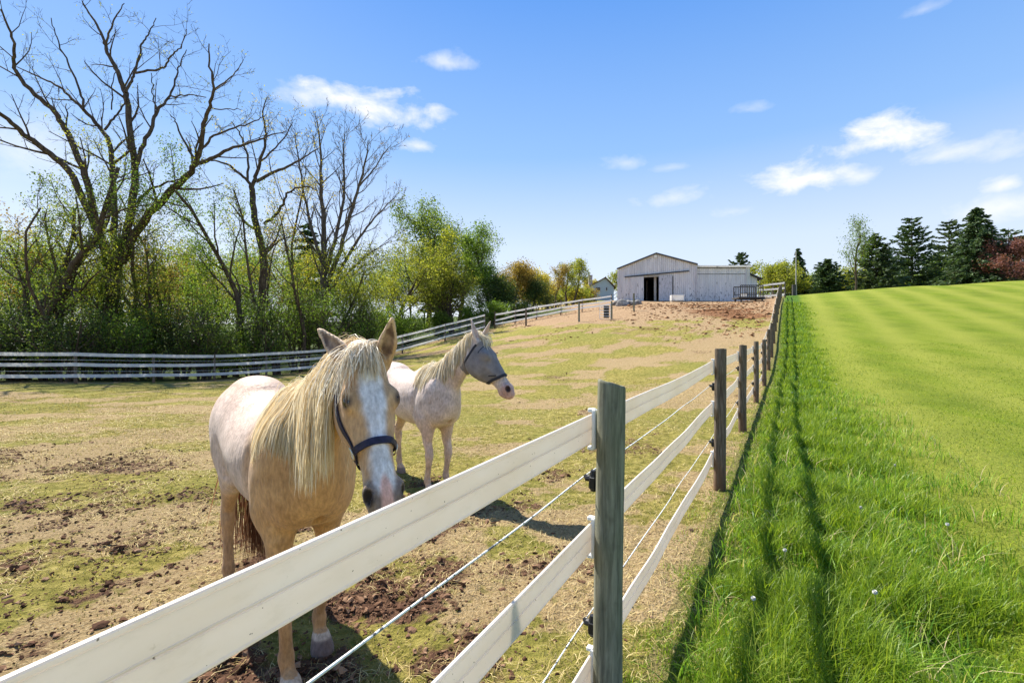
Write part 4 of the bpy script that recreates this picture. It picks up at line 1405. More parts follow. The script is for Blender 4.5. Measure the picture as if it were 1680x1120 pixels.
def sub(out, tips, P, R, length, level, rng, S):
    k = len(P) - 1
    if level >= S['levels']:
        tips.append((P, level))
        return
    nc = S['n'][min(level, len(S['n']) - 1)]
    nc = max(1, int(round(nc * rng.uniform(.75, 1.25))))
    t0 = S['t0'][min(level, len(S['t0']) - 1)]
    ph = rng.uniform(0, 6.28)
    for c in range(nc):
        t = t0 + (1 - t0) * ((c + rng.uniform(0, .9)) / nc)
        t = min(t, .995)
        i = min(int(t * k), k - 1)
        f = t * k - i
        pp = P[i] * (1 - f) + P[i + 1] * f
        ax = norm(P[i + 1] - P[i])
        rr = (R[i] * (1 - f) + R[i + 1] * f)
        perp = norm(np.cross(ax, np.array([0.3, 0.2, 1.0]) if abs(ax[2]) < .9 else np.array([1.0, 0, 0])))
        ph += 2.4 + rng.normal(0, .4)
        perp = rot_about(perp, ax, ph)
        ang = rad(S['ang'][min(level, len(S['ang']) - 1)]) * rng.uniform(.7, 1.3)
        nd = norm(ax * math.cos(ang) + perp * math.sin(ang))
        ll = length * S['len'][min(level, len(S['len']) - 1)] * rng.uniform(.7, 1.25) * (1.0 - S['cone'] * t if level == 0 else 1.0 - .45 * t)
        branch(out, tips, pp, nd, ll, max(S['rmin'], min(rr * .8, rr * S['rr'][min(level, len(S['rr']) - 1)])), level + 1, rng, S)
    if level > 0 or S.get('leader', True):
        tips.append((P[-2:], level))


DEC = dict(levels=3, seg=[7, 5, 4, 3], wob=.12, up=[.05, .10, .06, .02], taper=.35, n=[9, 6, 5], t0=[.25, .2, .2], ang=[48, 45, 45], len=[.62, .55, .5], cone=.40, rmin=.012, rr=[.5, .5, .5])


def build_wood(branches, name, mat, parent, o0, thick_only=None, sides=(9, 6, 4, 3, 3)):
    mb = MB()
    for P, R, lv in branches:
        if thick_only is not None and not (thick_only[0] <= lv <= thick_only[1]):
            continue
        mb.tube(P - o0, R, sides[min(lv, len(sides) - 1)], cap=False)
    if not mb.V:
        return None
    return mb.build(name, mat, parent, smooth=True)


def tip_points(tips, per, spread, rng, minlevel=1):
    C = []
    for P, lv in tips:
        if lv < minlevel:
            continue
        m = rng.poisson(per)
        if not m:
            continue
        t = rng.uniform(0, len(P) - 1, m)
        i = np.minimum(t.astype(int), len(P) - 2)
        f = (t - i)[:, None]
        C.append(P[i] * (1 - f) + P[i + 1] * f + rng.normal(0, spread, (m, 3)))
    return np.concatenate(C) if C else np.zeros((0, 3))


def deciduous(name, label, x, y, ztop, r0, leafm, nleaf, lsize, seed, S=None, bark=None, group=None, lean=(0, 0), spread=.35, zbase=None, cat='tree', stems=1):
    rng = np.random.default_rng(seed)
    SS_ = dict(DEC)
    if S:
        SS_.update(S)
    zb_ = gz1(x, y) - .1 if zbase is None else zbase
    H = ztop - zb_
    root = thing(name, label, cat, (x, y, zb_), 0, group)
    o0 = np.zeros(3)
    out, tips = [], []
    for s_ in range(stems):
        l_ = np.array(lean, float)
        if stems > 1:
            a_ = rng.uniform(0, 6.28)
            l_ = l_ + np.array([math.cos(a_), math.sin(a_)]) * rng.uniform(.1, SS_.get('stem_spread', .3))
        h_ = H * SS_.get('hfrac', .82) * (rng.uniform(.75, 1.05) if s_ else 1)
        branch(out, tips, np.array([0, 0, 0.0]) + np.array([l_[0], l_[1], 0]) * .3, norm(np.array([l_[0], l_[1], 1.0])), h_, r0, 0, rng, SS_)
    # fit the height
    zmax = max(P[:, 2].max() for P, R, lv in out)
    sc = H / zmax
    out = [(np.stack([P[:, 0] * SS_.get('wide', 1.0), P[:, 1] * SS_.get('wide', 1.0), P[:, 2] * sc], 1), R, lv) for P, R, lv in out]
    tips = [(np.stack([P[:, 0] * SS_.get('wide', 1.0), P[:, 1] * SS_.get('wide', 1.0), P[:, 2] * sc], 1), lv) for P, lv in tips]
    build_wood(out, 'trunk', bark or m_bark, root, o0, (0, 1))
    tw = MB()
    for P, R, lv in out:
        if lv >= 2:
            tw.tube(P, R, 3, cap=False)
    V, F = np.zeros((0, 3)), np.zeros((0, 4), int)
    mats, mi, fs, Vs, nV = [], [], [], [], 0
    if tw.V:
        Vt = np.concatenate(tw.V); Ft = np.concatenate(tw.F4)
        Vs.append(Vt); fs.append(Ft); mi.append(np.zeros(len(Ft), int)); nV = len(Vt)
    if nleaf:
        per = nleaf / max(1, len(tips))
        C = tip_points(tips, per, spread, rng, SS_.get('leaf_from', 1))
        C = C[C[:, 2] > H * SS_.get('leaf_low', .0)]
        V, F = leaf_quads(C, lsize, rng)
        Vs.append(V); fs.append(F + nV); mi.append(np.ones(len(F), int))
    if Vs:
        mesh_np('crown', np.concatenate(Vs), [np.concatenate(fs)], [bark or m_bark, leafm], root, smooth=False, mat_idx=np.concatenate(mi))
    return root


def shrub(name, label, x, y, ztop, width, leafm, nleaf, lsize, seed, group=None, S=None, cat='shrub', zbase=None):
    SB = dict(levels=3, seg=[5, 4, 3, 3], wob=.12, up=[.0, .06, .04, 0], taper=.4, n=[6, 5, 4], t0=[.15, .2, .2], ang=[38, 40, 45], len=[.5, .5, .5], cone=.3, rmin=.008, rr=[.6, .6, .6], stem_spread=width, leader=True, leaf_from=1)
    if S:
        SB.update(S)
    return deciduous(name, label, x, y, ztop, .05, leafm, nleaf, lsize, seed, SB, group=group, spread=.22, stems=SB.get('stems', 6), cat=cat, zbase=zbase)


def conifer(name, label, x, y, ztop, rbase, seed, mat, droop=.25, layers=22, gaps=.0, shape=1.0, low=.06, per=22, nsize=.5, group=None, upturn=0.0, bare=.0, clump=1.0):
    rng = np.random.default_rng(seed)
    zb_ = gz1(x, y) - .1
    H = ztop - zb_
    root = thing(name, label, 'tree', (x, y, zb_), 0, group)
    tb = MB()
    tb.tube([(0, 0, 0), (0.0, 0, H * .5), (0, 0, H * .985)], [H * .018 + .05, H * .011 + .03, .015], 8, cap=False)
    C, Dn = [], []
    for i in range(layers):
        f = (i + rng.uniform(-.3, .3)) / layers
        f = np.clip(f, 0, .985)
        z = H * (low + (1 - low) * f)
        ln_ = rbase * (1 - f) ** shape * (1 + .0 * f) + .12
        nb = max(4, int(round(9 * (1 - .45 * f))))
        a0 = rng.uniform(0, 6.28)
        for b in range(nb):
            if rng.uniform() < gaps:
                continue
            a = a0 + b * 2 * np.pi / nb + rng.normal(0, .25)
            l_ = ln_ * rng.uniform(.62, 1.18)
            t = np.linspace(0, 1, 6)
            zz = z - droop * l_ * t ** 1.2 + upturn * l_ * t ** 2.5
            Pp = np.stack([np.cos(a) * l_ * t, np.sin(a) * l_ * t, zz + rng.normal(0, .04, 6)], 1)
            tb.tube(Pp, np.linspace(.035, .01, 6) * (.5 + H / 14), 3, cap=False)
            m = int(per * (l_ / rbase * 1.4 + .3))
            tt = rng.uniform(bare, 1.03, m)
            base = np.stack([np.interp(tt, t, Pp[:, k]) for k in range(3)], 1)
            wspr = (.10 + .22 * l_ * (1 - .55 * tt)) * clump
            side = np.array([-math.sin(a), math.cos(a), 0])
            sgn = rng.normal(0, 1, m)
            base = base + side[None] * (sgn * wspr * .55)[:, None] + np.array([0, 0, 1.0])[None] * (rng.normal(-.03, .07 + .05 * l_ / rbase, m))[:, None]
            dr = np.stack([np.cos(a) + side[0] * np.sign(sgn) * .7, np.sin(a) + side[1] * np.sign(sgn) * .7, np.full(m, -droop * .9 + upturn * .8)], 1)
            C.append(base); Dn.append(dr)
    tb.build('trunk', m_bark, root, smooth=True)
    C = np.concatenate(C); Dn = np.concatenate(Dn)
    V, F = leaf_quads(C, nsize, rng, .42, Dn, .35)
    mesh_np('crown', V, [F], mat, root)
    return root


# --- the big leafless tree, its limbs followed one by one
def px_limb(pts, D, dd, r0, r1, rng, steps=4):
    """limb from photo points at distance D, drifting dd metres in depth over its length"""
    k = len(pts)
    Dv = D + np.linspace(0, 1, k) ** 1.2 * dd
    P = np.array([at(p[0], p[1], d_) for p, d_ in zip(pts, Dv)])
    t = np.linspace(0, k - 1, (k - 1) * steps + 1)
    Q = np.stack([np.interp(t, np.arange(k), P[:, c]) for c in range(3)], 1)
    for _ in range(3):
        Q[1:-1] = Q[1:-1] * .5 + (Q[:-2] + Q[2:]) * .25
    Q[1:-1] += rng.normal(0, .03, Q[1:-1].shape)
    return Q, np.linspace(r0, r1, len(Q))


def traced_tree(name, label, limbs, D, seed, leafm, nleaf, lsize, base_px, bark, twig=None, cat='tree', thin=1.0):
    rng = np.random.default_rng(seed)
    b = at(*base_px, D)
    zg = gz1(b[0], b[1])
    o0 = np.array([b[0], b[1], zg])
    root = thing(name, label, cat, tuple(o0))
    out, tips = [], []
    TS = dict(levels=3, seg=[5, 4, 4, 3], wob=.15, up=[.06, .07, .05, .03], taper=.3, n=[4, 5, 4], t0=[.2, .15, .15], ang=[42, 42, 45], len=[.34, .5, .5], cone=.2, rmin=.011, rr=[.45, .5, .55])
    if twig:
        TS.update(twig)
    for pts, dd, r0, r1, twg in limbs:
        Q, R = px_limb(pts, D, dd, r0 * thin, r1 * thin, rng)
        out.append((Q, R, 0))
        if twg > 0:
            lim = np.linalg.norm(np.diff(Q, axis=0), axis=1).sum()
            T2 = dict(TS); T2['n'] = [max(2, int(lim * twg))] + TS['n'][1:]
            T2['len'] = [min(.5, 2.6 / lim)] + TS['len'][1:]
            sub(out, tips, Q, R, lim, 0, rng, T2)
    tr_b = [q for q in out if q[2] == 0]
    build_wood(tr_b, 'trunk', bark, root, o0, (0, 0), sides=(10,))
    tw = MB()
    for P, R, lv in out:
        if lv >= 1:
            tw.tube(P - o0, R, 4 if lv == 1 else 3, cap=False)
    Vt = np.concatenate(tw.V); Ft = np.concatenate(tw.F4)
    Vs, fs, mi = [Vt], [Ft], [np.zeros(len(Ft), int)]
    if nleaf:
        C = tip_points(tips, nleaf / max(1, len(tips)), .14, rng, 1) - o0
        V, F = leaf_quads(C, lsize, rng)
        Vs.append(V); fs.append(F + len(Vt)); mi.append(np.ones(len(F), int))
    mesh_np('crown', np.concatenate(Vs), [np.concatenate(fs)], [bark, leafm], root, mat_idx=np.concatenate(mi))
    return root, o0


BIG = [
    ([(184, 605), (183, 520), (184, 450), (190, 400)], 0, .55, .46, 0),
    ([(183, 440), (165, 395), (150, 330), (137, 275), (110, 215), (95, 190), (70, 165), (30, 130), (22, 105), (25, 80), (15, 45), (2, 15)], -3, .30, .05, .75),
    ([(187, 430), (186, 380), (187, 320), (185, 265), (180, 230), (165, 210), (135, 178), (112, 155), (95, 140), (60, 125), (28, 110)], 2, .26, .04, .75),
    ([(187, 268), (210, 250), (224, 243)], -1, .10, .05, .6),
    ([(137, 180), (133, 150), (115, 110), (100, 80), (90, 55), (84, 30)], 1, .09, .03, .8),
    ([(172, 213), (185, 195), (200, 180), (205, 160)], 1, .09, .05, .6),
    ([(192, 440), (207, 385), (220, 330), (222, 275), (215, 230), (210, 170), (204, 150), (195, 120), (185, 105), (175, 80), (172, 70), (158, 40), (145, 20), (135, 2)], 1.5, .32, .045, .65),
    ([(174, 76), (178, 55), (185, 35), (195, 22), (204, 6)], -1, .08, .03, .8),
    ([(206, 152), (215, 130), (222, 120), (230, 85), (233, 70), (243, 58), (250, 45), (256, 30)], 2, .11, .03, .8),
    ([(223, 120), (250, 115), (270, 113), (278, 95), (290, 83), (300, 72), (306, 48)], -2, .09, .025, .9),
    ([(183, 180), (184, 140), (190, 118)], 1, .05, .03, .8),
    ([(222, 275), (235, 235), (250, 205), (257, 180), (270, 170), (282, 155), (290, 125), (297, 100), (306, 82)], 3, .17, .03, .75),
    ([(257, 180), (252, 165), (250, 140), (248, 120)], 1, .06, .03, .8),
    ([(282, 158), (310, 155), (338, 160)], -1, .06, .03, .8),
    ([(200, 430), (215, 395), (245, 350), (280, 315), (305, 290), (320, 270), (330, 250), (333, 200), (345, 175), (352, 145), (345, 110), (343, 72)], -2.5, .34, .04, .7),
    ([(352, 147), (375, 130), (390, 115), (399, 98)], 1, .06, .025, .9),
    ([(318, 271), (345, 262), (375, 245), (410, 235), (440, 222), (470, 215)], 2, .17, .03, .7),
    ([(322, 266), (305, 240), (293, 215), (290, 200), (279, 188)], -1, .10, .03, .8),
    ([(330, 243), (350, 222), (385, 210), (420, 200), (436, 188)], 1, .10, .03, .8),
    ([(347, 177), (370, 180), (396, 181)], -1, .05, .025, .8),
    ([(225, 335), (240, 312), (270, 300), (292, 294)], -2, .12, .05, .7),
    ([(192, 300), (212, 292), (232, 286), (252, 284)], -2, .07, .03, .8),
    ([(178, 425), (155, 370), (120, 285), (80, 250), (45, 225), (18, 203), (-10, 178), (-40, 160)], -4, .30, .09, .6),
]
rt, o0 = traced_tree('bare_tree', 'largest leafless tree with thick spreading limbs and an ivy wrapped trunk', BIG, 28.0, 301, G_YEL, 1500, .08, (184, 600), m_bark, twig=dict(n=[3, 4, 3], rmin=.010), thin=.72)
# ivy leaves on the trunk
rng_ = np.random.default_rng(5)
C = []
for _ in range(2600):
    z_ = rng_.uniform(.3, 7.0)
    a_ = rng_.uniform(0, 6.28)
    rr_ = .48 * (1 - z_ / 22) + abs(rng_.normal(0, .14))
    C.append((math.cos(a_) * rr_ + .1 * math.sin(z_), math.sin(a_) * rr_, z_))
V, F = leaf_quads(np.array(C), .15, rng_)
mesh_np('ivy', V, [F], G_MID, rt)

FORK = [
    ([(415, 600), (424, 530), (430, 480), (434, 420), (420, 370), (415, 320), (413, 303)], 0, .27, .16, .12),
    ([(413, 305), (400, 290), (378, 272), (352, 262), (330, 262)], -1, .10, .03, .8),
    ([(414, 304), (420, 290), (425, 270), (435, 240), (436, 215), (430, 182), (438, 160)], 1, .13, .03, .9),
    ([(420, 298), (450, 282), (480, 270), (500, 258), (522, 244)], 2, .11, .03, .9),
    ([(406, 296), (408, 270), (402, 240), (392, 215), (380, 200)], 1, .08, .03, .9),
    ([(434, 367), (455, 352), (465, 335), (470, 318), (485, 308), (508, 306), (520, 312)], -2, .10, .03, .8),
    ([(425, 268), (445, 250), (470, 222), (480, 200)], -1, .06, .025, .9),
    ([(434, 418), (446, 405), (462, 392), (480, 386)], -1, .08, .03, .7),
]
traced_tree('bare_tree', 'slim forked bare tree with a curved low branch left of the brushy grey tree', FORK, 31.0, 302, G_GLD, 1100, .10, (412, 600), m_bark)

FAN = [([(535, 600), (533, 500), (530, 420), (532, 360), (526, 310), (527, 250), (520, 198)], 0, .30, .04, 1.4),
       ([(533, 450), (548, 400), (560, 350), (566, 300), (562, 250), (566, 215)], 1.5, .17, .03, 1.5),
       ([(536, 470), (558, 410), (575, 350), (590, 305), (600, 262), (604, 230)], -1.5, .19, .03, 1.5),
       ([(540, 480), (570, 420), (596, 380), (620, 350), (650, 322)], 1, .15, .025, 1.5),
       ([(528, 430), (512, 380), (498, 320), (490, 260), (484, 222)], 1, .14, .03, 1.4),
       ([(545, 470), (580, 440), (612, 410), (640, 395)], -1, .10, .02, 1.3),
       ([(526, 420), (500, 390), (478, 360)], -2, .09, .02, 1.2),
       ([(590, 305), (612, 280), (630, 250), (640, 240)], 1, .07, .02, 1.5)]
traced_tree('bare_tree', 'brushy grey leafless tree fanning out above the woods right of the forked tree', FAN, 38.0, 303, G_ORG, 900, .11, (535, 600), m_barkg,
            twig=dict(levels=3, n=[6, 5, 4], ang=[32, 32, 35], up=[.10, .10, .08, .05], rmin=.014))

# --- left woods: single trees, told apart by look or place
def Xa(px, D):
    return (px - 840) / FPX * D


def Za(py, D):
    return EYE - (py - 560) / FPX * D


SPARSE = dict(levels=3, n=[9, 6, 4], ang=[46, 46, 48], len=[.42, .5, .5], wob=.16, t0=[.3, .2, .2])
TREES = [
    # name, label, px, D, top py, r0, leaf, nleaf, size, seed, lean, style
    ('leafy_tree', 'dark leaning double trunked tree at the left edge with thin yellow green leaves', 14, 26, 205, .26, G_YEL, 5200, .10, 311, (-.05, 0), dict(SPARSE, stems=2)),
    ('leafy_tree', 'crooked dark trunked tree second from the left edge under the bare limbs', 92, 27.5, 300, .2, G_MID, 4200, .11, 312, (.1, 0), SPARSE),
    ('leafy_tree', 'slender tree with mottled olive leaves just right of the ivy trunk', 222, 29, 330, .15, G_MID, 5000, .11, 313, (.02, 0), SPARSE),
    ('leafy_tree', 'thin twisted dark tree leaning right in front of the pale gap in the woods', 265, 27.5, 372, .12, G_YEL, 3600, .11, 314, (-.1, 0), SPARSE),
    ('leafy_tree', 'straight trunked tree with fresh green leaves left of the forked bare tree', 388, 29.5, 270, .19, G_BRI, 6500, .11, 315, (-.12, 0), SPARSE),
    ('leafy_tree', 'small bright green sapling tree low in front of the forked bare tree', 345, 28, 400, .09, G_BRI, 6000, .11, 316, (0, 0), dict(t0=[.15, .2, .2])),
    ('leafy_tree', 'tall thin tree with golden top between the forked and brushy bare trees', 478, 40, 290, .16, G_GLD, 2600, .13, 317, (0, 0), SPARSE),
    ('leafy_tree', 'yellow green tree with one thin dark trunk right of the brushy grey tree', 645, 44, 384, .20, G_YEL, 9000, .17, 318, (.02, 0), dict(wide=1.15)),
    ('leafy_tree', 'tallest round topped green tree of the middle wood', 700, 56, 338, .30, G_MID, 12000, .21, 319, (0, 0), dict(wide=1.0)),
    ('leafy_tree', 'green tree with visible bare trunks right beside the tallest middle tree', 752, 57, 348, .28, G_MID, 8500, .2, 320, (.02, 0), dict(levels=3)),
    ('leafy_tree', 'ragged green tree with a loose top leaning right at the end of the middle wood', 806, 54, 372, .24, G_BRI, 8500, .19, 321, (.06, 0), SPARSE),
    ('leafy_tree', 'broad fan shaped yellow green tree standing in front of the middle wood', 742, 46, 404, .18, G_YEL, 11000, .16, 322, (0, 0), dict(stems=5, stem_spread=.5, t0=[.2, .2, .2], wide=1.15)),
    ('leafy_tree', 'rusty orange leaved tree at the right end of the middle wood', 838, 58, 425, .22, G_ORG, 9500, .2, 323, (0, 0), dict(wide=1.2)),
    ('leafy_tree', 'low dark green tree below the rusty orange tree', 822, 52, 455, .16, G_DRK, 8500, .18, 324, (0, 0), dict(wide=1.3, t0=[.12, .2, .2])),
    ('leafy_tree', 'yellowish olive tree left of the leaning dark trunk in the distance', 866, 75, 448, .22, G_GLD, 6000, .25, 325, (0, 0), dict(wide=1.2)),
    ('leafy_tree', 'distant dark trunk leaning left with sparse golden leaves', 900, 80, 452, .26, G_GLD, 3200, .22, 326, (-.28, 0), SPARSE),
    ('leafy_tree', 'distant tall slender tree leftmost in the see-through clump before the house', 912, 98, 434, .20, G_ORG, 2600, .26, 327, (-.04, 0), SPARSE),
    ('leafy_tree', 'distant tall slender tree in the middle of the see-through clump before the house', 928, 100, 431, .22, G_YEL, 3200, .26, 328, (0, 0), SPARSE),
    ('leafy_tree', 'distant tall slender tree rightmost in the see-through clump before the house', 939, 98, 428, .22, G_YEL, 3200, .26, 329, (.0, 0), dict(SPARSE, wide=.75)),
    ('leafy_tree', 'golden tree half hidden behind the house chimney', 962, 160, 458, .25, G_GLD, 5000, .4, 330, (0, 0), dict(wide=1.3, t0=[.15, .2, .2])),
    ('leafy_tree', 'pale green tree rising behind the roof of the blue grey house', 1000, 165, 446, .25, G_YEL, 5000, .42, 331, (0, 0), dict(wide=1.5, t0=[.15, .2, .2])),
    ('leafy_tree', 'rounded bright yellow green tree right of the barn shed', 1278, 76, 429, .22, G_YEL, 11000, .26, 332, (0, 0), dict(wide=1.9, t0=[.12, .2, .2], n=[10, 7, 5])),
    ('leafy_tree', 'small yellow green tree between the narrow spruce and the bushy dark spruce', 1326, 95, 440, .16, G_YEL, 5000, .28, 333, (0, 0), dict(wide=1.3, t0=[.12, .2, .2])),
    ('leafy_tree', 'upright thinly leaved tree at the edge of the lawn left of the soft pine', 1404, 62, 362, .15, G_MID, 2600, .18, 334, (0, 0), dict(SPARSE, ang=[34, 40, 45], wide=1.0, t0=[.22, .2, .2])),
    ('leafy_tree', 'round maroon leaved tree at the right edge beyond the lawn', 1652, 66, 389, .2, G_RED, 16000, .22, 335, (0, 0), dict(wide=1.9, t0=[.06, .1, .2], n=[11, 7, 5])),
    ('leafy_tree', 'light green bush-like tree between the layered pine and the broad spruce', 1535, 88, 418, .16, G_BRI, 5000, .28, 336, (0, 0), dict(wide=1.4, t0=[.12, .2, .2])),
]
for (nm, lab, px, D, top, r0, lm, nl, ls, sd, lean, st) in TREES:
    st = dict(st)
    stems = st.pop('stems', 1)
    deciduous(nm, lab, Xa(px, D), D, Za(top, D), r0, lm, nl, ls, sd, st, lean=lean, stems=stems, spread=.28 if D < 50 else .4)

# conifers
conifer('conifer_tree', 'dark narrow spruce rising above the fence corner behind the pole', Xa(1310, 78), 78, Za(406, 78), 1.9, 341, G_CON, .45, 24, .05, .75, .04, 26, .5)
conifer('conifer_tree', 'dark round headed pine peeping over the shed roof', Xa(1214, 84), 84, Za(413, 84), 2.6, 342, G_CON, -.1, 16, .3, .45, .25, 26, .55, upturn=.25, bare=.3)
conifer('conifer_tree', 'bushy dark spruce right of the utility pole', Xa(1356, 74), 74, Za(425, 74), 3.4, 343, G_CON, .15, 20, .08, .55, .02, 30, .55, upturn=.2)
conifer('conifer_tree', 'soft green pine right behind the thinly leaved tree', Xa(1437, 70), 70, Za(382, 70), 4.0, 344, G_PIN, .05, 24, .12, .7, .05, 34, .55, upturn=.15, bare=.2)
conifer('conifer_tree', 'tall layered dark pine with open tiers of flat boughs', Xa(1496, 76), 76, Za(353, 76), 4.4, 345, G_CON, -.02, 20, .14, .50, .08, 44, .5, upturn=.12, bare=.12, clump=.8)
conifer('conifer_tree', 'open topped pine rising left behind the broad spruce', Xa(1557, 84), 84, Za(358, 84), 4.2, 346, G_PIN, -.1, 18, .2, .5, .1, 40, .55, upturn=.15, bare=.15, clump=.8)
conifer('conifer_tree', 'broad tall spruce nearest the right edge of the lawn', Xa(1602, 68), 68, Za(338, 68), 5.7, 347, G_CON, .38, 32, .02, .72, .0, 70, .5)
conifer('conifer_tree', 'dark pine behind the maroon tree', Xa(1655, 86), 86, Za(372, 86), 4.5, 348, G_CON, -.05, 16, .3, .5, .1, 30, .6, upturn=.15, bare=.3)
conifer('conifer_tree', 'dark evergreen half hidden low in the woods behind the brushy grey tree', Xa(505, 48), 48, Za(362, 48), 3.0, 349, G_CON, .2, 18, .1, .55, .1, 30, .6)
conifer('conifer_tree', 'dark evergreen under the tallest middle tree', Xa(722, 62), 62, Za(378, 62), 3.2, 350, G_CON, .1, 16, .15, .55, .2, 30, .6)

# the wood behind: look-alike fill trees and brush
fr2 = np.random.default_rng(77)
fill = []
for i in range(46):
    px = -330 + i * 26.5 + fr2.uniform(-12, 12)
    D = fr2.uniform(36, 52) if px < 560 else fr2.uniform(58, 70)
    top = fr2.uniform(375, 455) if px < 520 else fr2.uniform(395, 440)
    if px > 800:
        top = fr2.uniform(430, 462)
    if px > 885:
        continue
    lm = [G_MID, G_YEL, G_BRI, G_DRK, G_YEL, G_ORG][int(fr2.integers(0, 6))]
    deciduous('woodland_tree', 'mid sized leafy tree in the crowded back rows of the wood', Xa(px, D), D, Za(top, D), .14, lm, 7800, .145, 400 + i, dict(t0=[.22, .2, .2], wide=1.2), group='back rows of the wood', spread=.4)
for i in range(17):
    px = -160 + i * 41 + fr2.uniform(-12, 12)
    D = np.interp(px, [a for a, b in LEFT_FENCE], [b for a, b in LEFT_FENCE]) + fr2.uniform(1.8, 9.0)
    if px > 560:
        continue
    deciduous('woodland_tree', 'slim dark trunked tree with few leaves among the bare trees behind the left fence', Xa(px, D), D, Za(fr2.uniform(255, 400), D), fr2.uniform(.08, .15), [G_YEL, G_MID, G_ORG][i % 3], 1300, .11, 700 + i,
              dict(levels=3, n=[7, 5, 4], ang=[40, 42, 45], len=[.40, .5, .5], wob=.17, t0=[.3, .2, .2]), group='slim dark trunks in the left wood', lean=(fr2.uniform(-.16, .16), 0), spread=.2)
for i in range(36):
    px = -300 + i * 27 + fr2.uniform(-9, 9)
    if px > 640:
        continue
    base = np.interp(px, [a for a, b in LEFT_FENCE], [b for a, b in LEFT_FENCE])
    D = base + fr2.uniform(1.2, 5.0)
    top = fr2.uniform(492, 545) - 40 * (px > 420)
    lm = [G_DRK, G_MID, G_DRK, G_BRI, G_DRK][int(fr2.integers(0, 5))]
    shrub('underwood_shrub', 'dark green bush in the thick brush directly behind the left fence', Xa(px, D), D, Za(top, D), .55, lm, 3400, .11, 500 + i, group='brush behind the left fence')
SHR = [(592, 38, 512, G_DRK, 'dark rounded bush at the fence in the middle wood above the front horse ears'), (632, 42, 505, G_BRI, 'bright green bush right of the dark rounded bush'), (668, 43, 498, G_BRI, 'light green bush below the fan shaped tree'),
       (712, 45, 508, G_MID, 'mid green bush at the foot of the fan shaped tree'), (770, 46, 500, G_BRI, 'low fresh green bush right of the fan shaped tree'), (812, 46.5, 494, G_BRI, 'pale bright green bush just behind the fence corner'),
       (850, 48, 497, G_DRK, 'dark low bush right of the fence corner'), (1018, 53.6, 478, G_BRI, 'small green weed clump at the barn left corner')]
SHR = SHR[:-1]
for i, (px, D, top, lm, lab) in enumerate(SHR):
    shrub('shrub', lab, Xa(px, D), D, Za(top, D), .6, lm, 5200, .14, 560 + i)
for i in range(9):
    px = 870 + i * 12; D = fr2.uniform(105, 125)
    deciduous('woodland_tree', 'hazy golden green tree on the far slope behind the slender clump', Xa(px, D), D, Za(fr2.uniform(462, 476), D), .15, [G_GLD, G_YEL, G_ORG][i % 3], 2600, .36, 600 + i, dict(t0=[.15, .2, .2], wide=1.5), group='far slope trees', spread=.6)
for i in range(14):
    px = 1255 + i * 34; D = fr2.uniform(100, 120)
    if px > 1700:
        break
    deciduous('woodland_tree', 'pale leafy tree far behind the conifers beyond the lawn', Xa(px, D), D, Za(fr2.uniform(438, 456), D), .15, [G_MID, G_YEL, G_DRK][i % 3], 3000, .38, 640 + i, dict(t0=[.12, .2, .2], wide=1.6), group='trees far behind the lawn', spread=.6)
#ENDTREES#
# ------------------------------------------------------------------ horses: one continuous skin grown from a distance field
def catmull(A, m):
    A = np.asarray(A, float)
    P = np.concatenate([2 * A[:1] - A[1:2], A, 2 * A[-1:] - A[-2:-1]])
    out = []
    for i in range(1, len(P) - 2):
        p0, p1, p2, p3 = P[i - 1], P[i], P[i + 1], P[i + 2]
        for t in np.linspace(0, 1, m, endpoint=False):
            out.append(.5 * ((2 * p1) + (-p0 + p2) * t + (2 * p0 - 5 * p1 + 4 * p2 - p3) * t * t + (-p0 + 3 * p1 - 3 * p2 + p3) * t ** 3))
    out.append(A[-1])
    return np.array(out)


